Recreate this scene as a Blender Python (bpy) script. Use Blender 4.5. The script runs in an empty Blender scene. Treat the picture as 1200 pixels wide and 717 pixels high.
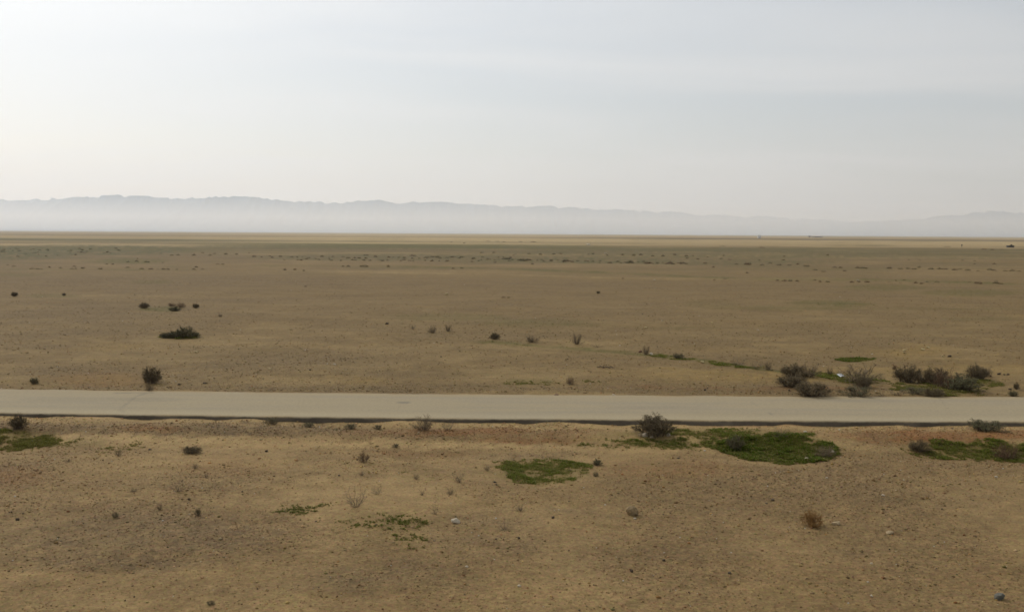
import bpy, math, random
import numpy as np
from mathutils import Matrix, Vector

# ------------------------------------------------------------------ camera, world, sun, exposure
SC = bpy.context.scene
COL = SC.collection
R = math.radians
CAM_H, F_PX, W0, H0 = 7.0, 1150.0, 1200.0, 717.0
PITCH, ROLL = 4.222, 0.361
cd = bpy.data.cameras.new('camera')
cam = bpy.data.objects.new('camera', cd)
COL.objects.link(cam)
CAM_R = Matrix.Rotation(R(90 - PITCH), 4, 'X') @ Matrix.Rotation(R(ROLL), 4, 'Z')
cam.matrix_world = Matrix.Translation((0, 0, CAM_H)) @ CAM_R
cd.sensor_width = 36.0
cd.lens = F_PX / W0 * 36.0
cd.clip_start = 0.1
cd.clip_end = 200000.0
SC.camera = cam

SUN_AZ, SUN_EL = -42.0, 38.0
sun_vec = Vector((math.sin(R(SUN_AZ)) * math.cos(R(SUN_EL)), math.cos(R(SUN_AZ)) * math.cos(R(SUN_EL)), math.sin(R(SUN_EL))))
world = bpy.data.worlds.new('World')
SC.world = world
world.use_nodes = True
wt = world.node_tree
wt.nodes.clear()


def nd(t, typ, **kw):
    n = t.nodes.new(typ)
    for k, v in kw.items():
        if k in n.inputs:
            n.inputs[k].default_value = v
        else:
            setattr(n, k, v)
    return n


def build_world():
    L = wt.links.new
    out = nd(wt, 'ShaderNodeOutputWorld')
    bg = nd(wt, 'ShaderNodeBackground', Strength=0.1)
    L(bg.outputs[0], out.inputs[0])
    sky = nd(wt, 'ShaderNodeTexSky', sky_type='NISHITA', sun_disc=False)
    sky.sun_elevation = R(SUN_EL)
    sky.sun_rotation = R(SUN_AZ)
    sky.dust_density = 1.5
    sky.air_density = 1.0
    tc = nd(wt, 'ShaderNodeTexCoord')
    # thin high veil of cloud, brightest round the sun
    dot = nd(wt, 'ShaderNodeVectorMath', operation='DOT_PRODUCT')
    nrm = nd(wt, 'ShaderNodeVectorMath', operation='NORMALIZE')
    L(tc.outputs['Generated'], nrm.inputs[0])
    L(nrm.outputs[0], dot.inputs[0])
    dot.inputs[1].default_value = sun_vec

    def m(op, a, b=None, c=None, clamp=False):
        n = nd(wt, 'ShaderNodeMath', operation=op)
        n.use_clamp = clamp
        for i, v in enumerate((a, b, c)):
            if v is None:
                continue
            if isinstance(v, (int, float)):
                n.inputs[i].default_value = v
            else:
                L(v, n.inputs[i])
        return n.outputs[0]
    h = m('MULTIPLY_ADD', dot.outputs['Value'], 0.5, 0.5)
    glow = m('ADD', m('MULTIPLY', m('POWER', h, 3.0), 0.50), m('MULTIPLY', m('POWER', h, 24.0), 0.35))
    lum0 = m('ADD', glow, 0.47)
    # cloud layer coordinates: direction projected on a high plane
    sep = nd(wt, 'ShaderNodeSeparateXYZ')
    L(nrm.outputs[0], sep.inputs[0])
    lum = m('MULTIPLY', lum0, m('MULTIPLY_ADD', m('MAXIMUM', m('SUBTRACT', sep.outputs[2], 0.22), 0.0), 0.45, 1.0))
    zc = m('ADD', m('MAXIMUM', sep.outputs[2], 0.0), 0.12)
    cmb = nd(wt, 'ShaderNodeCombineXYZ')
    L(m('DIVIDE', sep.outputs[0], zc), cmb.inputs[0])
    L(m('DIVIDE', sep.outputs[1], zc), cmb.inputs[1])
    mp = nd(wt, 'ShaderNodeMapping')
    mp.inputs['Location'].default_value = (1.2, 9.4, 0.0)
    mp.inputs['Rotation'].default_value = (0, 0, R(8))
    mp.inputs['Scale'].default_value = (0.55, 1.5, 1.0)
    L(cmb.outputs[0], mp.inputs[0])
    n1 = nd(wt, 'ShaderNodeTexNoise', Scale=0.8, Detail=6.0, Roughness=0.5, Distortion=0.6)
    L(mp.outputs[0], n1.inputs[0])
    n2 = nd(wt, 'ShaderNodeTexNoise', Scale=0.35, Detail=2.0, Roughness=0.5)
    L(mp.outputs[0], n2.inputs[0])
    c = m('ADD', m('MULTIPLY', n1.outputs[0], 0.6), m('MULTIPLY', n2.outputs[0], 0.6))
    mr = nd(wt, 'ShaderNodeMapRange', interpolation_type='SMOOTHSTEP')
    mr.inputs['From Min'].default_value = 0.46
    mr.inputs['From Max'].default_value = 0.74
    mr.inputs['To Min'].default_value = 0.0
    mr.inputs['To Max'].default_value = 1.0
    L(c, mr.inputs[0])
    f = m('MULTIPLY_ADD', mr.outputs[0], 0.36, 0.55)
    veil = nd(wt, 'ShaderNodeVectorMath', operation='SCALE')
    veil.inputs[0].default_value = (9.75, 10.0, 10.2)
    L(m('MULTIPLY', lum, m('MULTIPLY_ADD', mr.outputs[0], 0.08, 0.98)), veil.inputs['Scale'])
    mix = nd(wt, 'ShaderNodeMix', data_type='RGBA')
    L(f, mix.inputs['Factor'])
    L(sky.outputs[0], mix.inputs['A'])
    L(veil.outputs[0], mix.inputs['B'])
    L(mix.outputs['Result'], bg.inputs[0])


build_world()
sl = bpy.data.lights.new('sun', 'SUN')
sl.energy = 1.5
sl.angle = R(12)
sl.color = (1.0, 0.975, 0.94)
sun = bpy.data.objects.new('sun', sl)
COL.objects.link(sun)
sun.rotation_euler = sun_vec.to_track_quat('Z', 'Y').to_euler()
vs = SC.view_settings
vs.view_transform = 'Standard'
vs.look = 'None'
vs.exposure = 0.0
vs.gamma = 1.0
SC.cycles.volume_bounces = 10
SC.cycles.max_bounces = 12
SC.cycles.filter_width = 1.6

# ------------------------------------------------------------------ noise and pixel helpers
RNG = np.random.default_rng(7)
random.seed(7)


def _hash(ix, iy, seed):
    h = (ix.astype(np.int64) * 374761393 + iy.astype(np.int64) * 668265263 + seed * 974634777) & 0x7fffffff
    h = ((h ^ (h >> 13)) * 1274126177) & 0x7fffffff
    h = ((h ^ (h >> 16)) * 461845907) & 0x7fffffff
    return (h & 0xffff) / 65535.0


def vnoise(x, y, seed=0):
    x = np.asarray(x, float)
    y = np.asarray(y, float)
    ix, iy = np.floor(x), np.floor(y)
    fx, fy = x - ix, y - iy
    fx = fx * fx * fx * (fx * (fx * 6 - 15) + 10)
    fy = fy * fy * fy * (fy * (fy * 6 - 15) + 10)
    a, b = _hash(ix, iy, seed), _hash(ix + 1, iy, seed)
    c, d = _hash(ix, iy + 1, seed), _hash(ix + 1, iy + 1, seed)
    return (a + (b - a) * fx) * (1 - fy) + (c + (d - c) * fx) * fy


def fbm(x, y, octv=4, seed=0, gain=0.5):
    s, a, t = 0.0, 1.0, 0.0
    for o in range(octv):
        s = s + a * (vnoise(x * 2.03 ** o + 17.3 * o, y * 2.03 ** o - 9.1 * o, seed + o * 31) - 0.5)
        t += a
        a *= gain
    return 2 * s / t


def sstep(a, b, x):
    t = np.clip((x - a) / (b - a), 0, 1)
    return t * t * (3 - 2 * t)


RM = np.array(CAM_R.to_3x3())


def ray(px, py):
    v = np.array([(px - W0 / 2) / F_PX, -(py - H0 / 2) / F_PX, -1.0])
    return RM @ v


def hor(px):
    return 269.8 + 0.0063 * px


def to_pix(x, y, z):
    p = np.stack([x, y, z - CAM_H], 0)
    c = np.tensordot(RM.T, p, 1)
    w = np.maximum(-c[2], 0.5)
    return W0 / 2 + F_PX * c[0] / w, H0 / 2 - F_PX * c[1] / w


def flat(px, py, z=0.0):
    r = ray(px, py)
    t = (z - CAM_H) / r[2]
    return r[0] * t, r[1] * t


# road edges (distance from the track we stand on, as a function of x)
_xs = [0, 200, 400, 600, 800, 1000, 1200]
_ne = [flat(px, py) for px, py in zip(_xs, (484.0, 486.3, 489.0, 491.0, 492.4, 493.5, 494.4))]
_fe = [flat(px, py) for px, py in zip(_xs, (455.3, 457.7, 460.2, 462.0, 463.1, 464.0, 464.9))]
_pn = np.polyfit([p[0] for p in _ne], [p[1] for p in _ne], 2)
_pf = np.polyfit([p[0] for p in _fe], [p[1] for p in _fe], 2)


def _edge(p, x):
    xc = np.clip(x, -24, 24)
    return np.polyval(p, xc) + (x - xc) * np.polyval(np.polyder(p), xc)


def near_edge(x):
    return _edge(_pn, x)


def far_edge(x):
    return _edge(_pf, x)


# hollows that hold the green patches: px, py, rx, ry in the photograph's pixels, depth in m
HOLLOWS = []
for _px, _py, _rx, _ry, _dp in [(912, 528, 66, 14, .16), (850, 514, 70, 10, .08), (1135, 528, 72, 11, .14), (25, 515, 42, 11, .12),
                                (635, 552, 58, 15, .05), (208, 393, 26, 4, .10), (1090, 452, 50, 8, .08), (975, 442, 20, 6, .06),
                                (1000, 423, 22, 3, .10)]:
    cx, cy = flat(_px, _py, -0.15)
    ex, _ = flat(_px + _rx, _py, -0.15)
    _, ey = flat(_px, _py - _ry, -0.15)
    HOLLOWS.append((cx, cy, abs(ex - cx), abs(ey - cy), _dp))


def H(x, y):
    """height of the ground"""
    x = np.asarray(x, float)
    y = np.asarray(y, float)
    ne, fe = near_edge(x), far_edge(x)
    dn = ne - y                                     # >0 on the near side of the road
    near = sstep(-0.3, 0.05, dn)
    z = near * (-0.15 + 0.13 * fbm(x * 0.5, 0 * x + 6.0, 5, 19) * (1 - sstep(0.4, 1.2, dn)) - 0.10 * sstep(0.6, 3.0, dn))
    # low windrow of gravel along the verge
    wob = 0.5 * fbm(x * 0.12, 0 * x + 3.3, 3, 5)
    z = z + near * 0.11 * np.exp(-((dn - 2.2 + wob) / 0.8) ** 2)
    z = z - near * 0.05 * np.exp(-((dn - 4.6 + wob) / 1.0) ** 2)
    amp = sstep(0.15, 1.2, np.maximum(dn, y - fe))
    z = z + amp * (0.12 * fbm(x * 0.16, y * 0.16, 4, 11) + 0.050 * fbm(x * 1.1, y * 1.1, 4, 12))
    nearw = np.exp(-np.maximum(y - 20, 0) / 30.0)
    z = z + amp * nearw * 0.016 * fbm(x * 6.5, y * 6.5, 4, 13, .6)
    far = sstep(60, 400, y)
    z = z + far * (0.35 * fbm(x * 0.012, y * 0.02, 3, 14) - 0.1)
    z = z * (1 - sstep(1500, 4000, y))
    # under the road slab
    under = (dn < 0) & (y < fe)
    z = np.where(under, -0.12 + 0.10 * sstep(-0.9, -0.1, y - fe), z)
    z = np.where((~under) & (y >= fe), z - 0.02, z)
    for cx, cy, rx, ry, dp in HOLLOWS:
        q = ((x - cx) / rx) ** 2 + ((y - cy) / ry) ** 2
        z = z - dp * np.exp(-np.clip(q, 0, 30) ** 1.5 * 0.8) + 0.25 * dp * np.exp(-((np.sqrt(q) - 1.25) / 0.22) ** 2)
    return z


def G(px, py):
    """ground point seen at a pixel of the photograph"""
    z = 0.0
    for _ in range(4):
        x, y = flat(px, py, z)
        z = float(H(x, y))
    return x, y, z


# ------------------------------------------------------------------ object helpers
def tag(o, label=None, cat=None, group=None, kind=None):
    if label:
        o['label'] = label
    if cat:
        o['category'] = cat
    if group:
        o['group'] = group
    if kind:
        o['kind'] = kind
    return o


def mesh_from(name, V, F, mat, smooth=False):
    me = bpy.data.meshes.new(name)
    V = np.asarray(V, np.float32)
    if isinstance(F, np.ndarray):
        n, k = F.shape
        me.vertices.add(len(V))
        me.vertices.foreach_set('co', V.ravel())
        me.loops.add(n * k)
        me.loops.foreach_set('vertex_index', F.astype(np.int32).ravel())
        me.polygons.add(n)
        me.polygons.foreach_set('loop_start', np.arange(0, n * k, k, dtype=np.int32))
        me.polygons.foreach_set('loop_total', np.full(n, k, np.int32))
        me.update(calc_edges=True)
    else:
        me.from_pydata([tuple(v) for v in V], [], F)
    if smooth:
        me.polygons.foreach_set('use_smooth', np.ones(len(me.polygons), bool))
    if mat:
        me.materials.append(mat)
    return me


def link(name, me, parent=None):
    o = bpy.data.objects.new(name, me)
    COL.objects.link(o)
    o.parent = parent
    return o


def vcol(me, name, C):
    a = me.color_attributes.new(name, 'FLOAT_COLOR', 'POINT')
    C = np.asarray(C, np.float32)
    if C.shape[1] == 3:
        C = np.concatenate([C, np.ones((len(C), 1), np.float32)], 1)
    a.data.foreach_set('color', C.ravel())


def material(name):
    m = bpy.data.materials.new(name)
    m.use_nodes = True
    t = m.node_tree
    b = t.nodes['Principled BSDF']
    b.inputs['Roughness'].default_value = 0.95
    b.inputs['Specular IOR Level'].default_value = 0.15
    return m, t, b


def varied(name, c1, c2, scale=8.0, rough=0.9, attr=None, rnd=0.15, detail=4.0, transl=0.0):
    """noise mix of two real-world colours, with a little change from one object to the next"""
    m, t, b = material(name)
    L = t.links.new
    tc = nd(t, 'ShaderNodeTexCoord')
    n = nd(t, 'ShaderNodeTexNoise', Scale=scale, Detail=detail, Roughness=0.6)
    L(tc.outputs['Object'], n.inputs[0])
    r = nd(t, 'ShaderNodeMapRange')
    r.inputs[1].default_value = 0.3
    r.inputs[2].default_value = 0.7
    L(n.outputs[0], r.inputs[0])
    mx = nd(t, 'ShaderNodeMix', data_type='RGBA')
    mx.inputs['A'].default_value = (*c1, 1)
    mx.inputs['B'].default_value = (*c2, 1)
    L(r.outputs[0], mx.inputs['Factor'])
    oi = nd(t, 'ShaderNodeObjectInfo')
    hv = nd(t, 'ShaderNodeHueSaturation')
    mr = nd(t, 'ShaderNodeMapRange')
    mr.inputs[3].default_value = 1 - rnd
    mr.inputs[4].default_value = 1 + rnd
    L(oi.outputs['Random'], mr.inputs[0])
    L(mr.outputs[0], hv.inputs['Value'])
    L(mx.outputs['Result'], hv.inputs['Color'])
    L(hv.outputs[0], b.inputs['Base Color'])
    b.inputs['Roughness'].default_value = rough
    return m


def attr_mat(name, attr, grain=0.25, scale=30.0, bump=0.0):
    m, t, b = material(name)
    L = t.links.new
    at = nd(t, 'ShaderNodeAttribute', attribute_name=attr)
    tc = nd(t, 'ShaderNodeTexCoord')
    n = nd(t, 'ShaderNodeTexNoise', Scale=scale, Detail=6.0, Roughness=0.65)
    L(tc.outputs['Object'], n.inputs[0])
    r = nd(t, 'ShaderNodeMapRange')
    r.inputs[1].default_value = 0.3
    r.inputs[2].default_value = 0.7
    r.inputs[3].default_value = 1 - grain
    r.inputs[4].default_value = 1 + grain
    L(n.outputs[0], r.inputs[0])
    s = nd(t, 'ShaderNodeVectorMath', operation='SCALE')
    L(at.outputs['Color'], s.inputs[0])
    L(r.outputs[0], s.inputs['Scale'])
    L(s.outputs[0], b.inputs['Base Color'])
    if bump:
        bp = nd(t, 'ShaderNodeBump', Strength=1.0, Distance=bump)
        L(n.outputs[0], bp.inputs['Height'])
        L(bp.outputs[0], b.inputs['Normal'])
    return m, t, b


# ------------------------------------------------------------------ the ground
C_BASE = np.array([0.203, 0.143, 0.072])      # grey-brown gravelly soil
C_GREY = np.array([0.168, 0.122, 0.070])      # darker desert gravel
C_SAND = np.array([0.345, 0.256, 0.134])      # pale loose sand
C_RED = np.array([0.215, 0.116, 0.050])       # reddish clay
C_YEL = np.array([0.275, 0.192, 0.078])       # yellow silt
C_GREEN = np.array([0.128, 0.114, 0.030])     # thin green flush
C_OLIVE = np.array([0.124, 0.110, 0.043])
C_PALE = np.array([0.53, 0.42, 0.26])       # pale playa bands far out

# soft-edged patches: kind, centre px, centre py, rx, ry, strength
PATCH = []


def P(kind, x0, x1, y0, y1, s=1.0):
    PATCH.append((kind, (x0 + x1) / 2, (y0 + y1) / 2, (x1 - x0) / 2, (y1 - y0) / 2, s))


for a in [
    # near side
    ('S', -60, 345, 506, 519, .75), ('S', 60, 300, 512, 523, .5), ('S', 300, 700, 517, 526, .55), ('S', 430, 500, 513, 520, .55),
    ('S', 690, 905, 511, 521, .7), ('S', 560, 900, 521, 531, .35), ('S', 925, 1010, 504, 527, .75), ('S', 985, 1110, 519, 530, .45),
    ('S', 1100, 1290, 514, 520, .7), ('S', 830, 990, 533, 547, .35), ('S', 60, 420, 520, 572, .35), ('S', 300, 580, 548, 610, .42),
    ('S', 200, 420, 578, 596, .35), ('S', 340, 450, 590, 680, .30), ('S', -60, 240, 572, 590, .2), ('S', -40, 540, 662, 692, .28),
    ('S', 0, 420, 690, 730, .30), ('S', 520, 790, 665, 725, .36), ('S', 560, 760, 585, 622, .28), ('S', 800, 1000, 625, 660, .16),
    ('S', 420, 640, 615, 640, .2), ('S', 640, 720, 590, 600, .25), ('S', 800, 1010, 680, 717, .15), ('S', 1040, 1220, 690, 720, .2),
    ('G', -40, 175, 496, 507, .8), ('G', 100, 430, 494, 513, .85), ('G', 400, 560, 502, 515, .55), ('G', 230, 330, 503, 512, .4),
    ('G', -40, 330, 590, 665, .55), ('G', 0, 240, 652, 670, .55), ('G', 100, 380, 600, 650, .5), ('G', 500, 660, 595, 660, .5),
    ('G', 700, 1230, 545, 625, .35), ('G', 650, 900, 600, 720, .3), ('G', 350, 560, 655, 700, .5), ('G', 160, 330, 545, 580, .3),
    ('G', 940, 1200, 610, 680, .3), ('G', 540, 700, 530, 540, .4), ('G', -30, 60, 530, 570, .3),
    ('R', 400, 700, 502, 512, .55), ('R', 130, 215, 497, 506, .45), ('R', 560, 690, 511, 521, .6), ('R', 955, 1280, 502, 519, .95),
    ('R', 700, 870, 538, 562, .3), ('R', 420, 560, 528, 536, .3), ('R', -20, 60, 545, 570, .3), ('R', 200, 330, 530, 560, .2),
    ('R', 820, 960, 492, 502, .3),
    # behind the road
    ('Y', 720, 1060, 430, 448, .60), ('Y', 1015, 1120, 402, 421, .60), ('Y', 60, 200, 402, 412, .45), ('S', -40, 60, 439, 448, .30),
    ('R', 55, 165, 434, 450, .5), ('Y', 55, 165, 436, 448, .4), ('S', 165, 430, 440, 451, .32), ('Y', 380, 450, 440, 448, .35),
    ('S', 560, 700, 441, 452, .2), ('Y', 1020, 1240, 424, 446, .4), ('S', 190, 380, 395, 412, .2), ('S', -20, 240, 345, 350, .18),
    ('R', 700, 925, 450, 454.5, .55), ('R', 860, 1045, 451, 456, .6), ('S', 330, 700, 398, 412, .10), ('S', 520, 760, 399, 408, .18),
    ('S', 1000, 1240, 315, 325, .16), ('S', 300, 640, 316, 321, .22), ('S', 100, 200, 343, 347, .15),
    ('G', 200, 520, 410, 440, .3), ('G', 420, 760, 372, 398, .25), ('G', 760, 1230, 378, 404, .25), ('G', -30, 420, 320, 342, .25),
    ('G', -30, 180, 365, 395, .2), ('Y', 430, 780, 378, 385, .15), ('G', -40, 1240, 449, 462, .35), ('G', 950, 1240, 353, 372, .2),
    # green flushes
    ('g', 440, 845, 311, 322, 0), ('g', 920, 1010, 352, 358, .6), ('g', 970, 1030, 354, 360, .5), ('g', 830, 1010, 358, 364, .3),
    ('g', 985, 1090, 333, 341, .5), ('g', 1075, 1200, 339, 347, .55), ('g', 30, 95, 344, 349, .45), ('g', 150, 205, 328, 333, .4),
    ('g', 160, 212, 359, 365, .7), ('g', 450, 600, 367, 376, .35), ('g', 560, 700, 373, 384, .28), ('g', 186, 234, 390, 397, .6),
    ('g', 110, 200, 303, 309, .7), ('g', 90, 170, 305, 308, .4), ('g', -20, 60, 320, 324, .35), ('g', 980, 1024, 419, 425, .5),
    ('g', 955, 1040, 436, 448, .35), ('g', 1045, 1160, 443, 463, .45), ('g', 585, 655, 443, 451, .4), ('g', 690, 960, 502, 523, .4),
    ('g', 850, 980, 510, 541, .6), ('g', 1065, 1240, 518, 538, .5), ('g', -40, 66, 502, 522, .5), ('g', 580, 692, 536, 568, .45),
    ('g', 60, 130, 512, 524, .25), ('g', 395, 500, 600, 640, .12), ('g', 1100, 1200, 371, 376, .25), ('g', 800, 870, 352, 361, .2),
    ('g', 700, 1000, 314, 317, .25), ('g', 560, 640, 375, 380, .2),
    ('o', -90, 90, 289, 305, 1.0), ('o', -60, 250, 287, 299, .9), ('o', 180, 700, 286, 293, .55), ('o', 560, 1100, 290, 303, .5), ('o', 880, 1260, 296, 304, .4), ('o', 560, 800, 301, 309, .75), ('o', 690, 1000, 303, 311, .55),
    ('o', 280, 620, 297, 306, .6), ('o', 1000, 1240, 308, 316, .2),
]:
    P(*a)

LINES = [  # thin lines on the ground: kind, points, half width px, strength
    ('g', [(470, 312.5), (560, 314), (700, 319), (830, 325), (900, 327), (1020, 327.5), (1200, 333)], 1.1, .75),
    ('g', [(560, 400), (640, 406), (700, 410), (762, 416), (800, 420), (850, 427), (905, 434), (925, 437)], 1.7, .85),
    ('g', [(0, 315.5), (140, 315.8), (240, 316)], .8, .4),
    ('g', [(300, 311), (420, 312), (470, 312.5)], .8, .4),
    ('S', [(560, 321), (700, 325), (800, 327), (1000, 327)], .8, .35),
    ('S', [(380, 318), (540, 321)], .9, .5),
    ('g', [(860, 361), (1000, 361.5), (1200, 362)], .8, .35),
    ('g', [(640, 379), (780, 384), (860, 384)], .8, .3),
    ('S', [(1190, 445), (1100, 447), (1020, 446)], 1.5, .3),
    ('S', [(640, 600), (560, 598), (500, 606)], 1.5, .25),
    ('S', [(540, 640), (640, 672), (760, 712)], 6, .25),
    ('G', [(640, 600), (700, 601), (740, 600)], 3, .5),
]


def blend(C, c, w):
    w = np.clip(w, 0, 1)[..., None]
    return C * (1 - w) + c * w


KC = dict(S=C_SAND, G=C_GREY, R=C_RED, Y=C_YEL, g=C_GREEN, o=C_OLIVE)


def soil(x, y, z):
    """albedo of every ground point, and how pebbly it is"""
    px, py = to_pix(x, y, z)
    C = np.tile(C_BASE, (len(x), 1)).astype(float)
    n_big = fbm(x * 0.22, y * 0.22, 5, 41)
    n_mid = fbm(x * 0.9, y * 0.9, 5, 42)
    n_str = fbm(x * 0.05, y * 0.16, 5, 43)
    nearw = 1 - sstep(40, 140, y)
    C = blend(C, C_SAND, (0.07 + nearw * (0.04 + 0.34 * sstep(-0.05, 0.5, n_big + 0.5 * n_mid))) * (y < 2000))
    C = blend(C, C_GREY, 0.32 * sstep(0.05, 0.5, -n_big + 0.3 * n_str))
    far_str = fbm(x * 0.006, y * 0.03, 5, 44)
    C = blend(C, C_YEL, 0.30 * sstep(0.1, 0.6, far_str) * sstep(45, 90, y))
    C = blend(C, C_GREY, 0.35 * sstep(0.1, 0.6, -far_str) * sstep(45, 90, y))
    grav = np.clip(0.45 - 0.9 * n_big, 0, 1)
    # verge of pale sand right under the road
    dn = near_edge(x) - y
    verge = sstep(0.0, 0.12, dn) * (1 - sstep(0.75, 1.35, dn + 0.5 * n_mid + 0.45 * n_big))
    C = blend(C, C_SAND, verge * (0.85 + 0.6 * n_mid))
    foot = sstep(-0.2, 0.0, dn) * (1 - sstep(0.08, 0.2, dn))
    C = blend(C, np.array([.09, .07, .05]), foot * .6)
    fx = px + 14 * n_mid + 26 * n_big
    sc = np.clip((py - hor(px)) / 230.0, 0.02, 2.0)
    fy = py + (6 * n_mid + 9 * n_big) * sc
    gx = px + (5 * fbm(x * 2.2, y * 2.2, 4, 45) + 8 * n_mid) * sc
    gy = py + (3.5 * fbm(x * 2.2, y * 2.2, 4, 46) + 3.5 * n_mid) * sc
    rag = fbm(x * 3.1, y * 3.1, 4, 47)
    # the far plain: strips of playa, green flush and scrub
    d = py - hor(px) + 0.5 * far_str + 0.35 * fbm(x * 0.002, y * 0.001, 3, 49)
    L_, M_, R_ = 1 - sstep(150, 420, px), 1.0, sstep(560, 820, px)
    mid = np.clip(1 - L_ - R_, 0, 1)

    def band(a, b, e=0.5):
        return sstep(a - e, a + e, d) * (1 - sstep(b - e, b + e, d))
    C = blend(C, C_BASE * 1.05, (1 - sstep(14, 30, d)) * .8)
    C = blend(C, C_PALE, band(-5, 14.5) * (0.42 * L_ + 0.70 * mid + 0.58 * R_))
    C = blend(C, C_OLIVE, band(4.6, 5.6) * .45 + band(9.6, 11.6) * (.35 * mid + .55 * L_) + band(8.2, 14.2) * .45 * L_)
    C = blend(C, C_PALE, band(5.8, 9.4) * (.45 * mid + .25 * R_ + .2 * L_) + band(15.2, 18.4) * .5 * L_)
    C = blend(C, C_GREY * .8, band(4.0, 5.6) * .7 * R_ + band(11.6, 12.4) * .45 * R_)
    C = blend(C, C_GREEN * 1.15, band(13.2, 18.2) * .85 * mid + band(18.8, 24, 1) * .4 * L_)
    C = blend(C, C_OLIVE, band(14, 26, 1) * (.25 * mid + .15 * R_) + band(14, 20, 1) * .35 * R_)
    C = blend(C, C_RED * .6, band(13.2, 14.3, .3) * .45 * R_)
    C = blend(C, C_SAND, band(23.5, 26.5, 1) * .35 * (mid + R_))
    # broken streaks of scrub and bare silt that foreshorten into thin lines far out
    lg = np.log(np.maximum(y, 5.0))
    st = fbm(px * 0.009, lg * 16.0, 5, 51, .6)
    fw = (1 - sstep(26, 60, d)) * (d > -2)
    C = blend(C, C_OLIVE, .55 * sstep(.08, .55, st) * fw)
    C = blend(C, C_SAND, .50 * sstep(.08, .55, -st) * fw)
    mot = fbm(px * 0.16, lg * 60.0, 4, 52, .6)
    for kind, cx, cy, rx, ry, s in PATCH:
        if s <= 0:
            continue
        if kind in 'go' or cy > 495:
            X, Y = (gx, gy)
        else:
            X, Y = (fx, fy)
        q = np.sqrt(((X - cx) / rx) ** 2 + ((Y - cy) / ry) ** 2)
        soft = 0.35 if kind in 'go' else 0.6
        if kind == 'S' and 500 < cy < 532:
            s = s * 1.35
        w = s * (1 - sstep(1 - soft, 1 + soft * 0.6, q))
        if kind in 'SGRY':
            w = w * np.clip(1 + 0.9 * rag + 0.5 * n_mid, 0, 1.5)
        else:
            w = w * np.clip((0.9 + 0.9 * rag) if kind == 'g' else (.8 + 1.7 * mot), 0, 1.3)
        C = blend(C, KC[kind], w)
        if kind == 'G':
            grav = np.clip(grav + w, 0, 1)
        elif kind in 'SgY':
            grav = grav * (1 - 0.7 * np.clip(w, 0, 1))
    for kind, pts, hw, s in LINES:
        xs = np.array([p[0] for p in pts], float)
        ys = np.array([p[1] for p in pts], float)
        o = np.argsort(xs)
        yl = np.interp(px, xs[o], ys[o])
        w = s * np.exp(-(((gy - yl) / hw) ** 2)) * sstep(xs.min() - 15, xs.min() + 15, px) * (1 - sstep(xs.max() - 15, xs.max() + 15, px))
        w = w * np.clip(0.9 + 0.8 * fbm(px * 0.05, 0 * px + hw, 3, 48), 0, 1.3)
        C = blend(C, KC[kind], w)
    C = C * np.array([0.90, 0.82, 0.66])
    w = (y > far_edge(x))[:, None] * 1.0
    C = C * (w * np.array([.87, .87, .80]) + (1 - w) * np.array([1.0, .985, .96]))
    return np.clip(C, 0.02, 0.8), grav


def ground_grid():
    ys = [-300.0, -120, -50, -20, 0, 6, 10, 13, 15]
    dy = 470.0
    while dy > 0.25:
        yy = CAM_H * F_PX / dy
        if yy > ys[-1] + 0.01:
            ys.append(yy)
        dy -= 0.8 if dy > 24 else (0.4 if dy > 6 else 0.2)
    ys += [36000, 42000]
    ys = np.array(ys)
    u = np.concatenate([[-9, -5, -3, -2, -1.4, -1.0, -.85], np.linspace(-.72, .72, 1000), [.85, 1.0, 1.4, 2, 3, 5, 9]])
    s = np.maximum(ys, 0) + 4
    X = u[None, :] * s[:, None]
    X = np.clip(X, -44000, 44000)
    Y = np.repeat(ys[:, None], len(u), 1)
    # keep columns distinct where clipped
    far = np.abs(u[None, :] * s[:, None]) > 44000
    X = np.where(far, np.sign(X) * (44000 - 1 * (10 - np.abs(u[None, :]))), X)
    return X, Y


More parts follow.
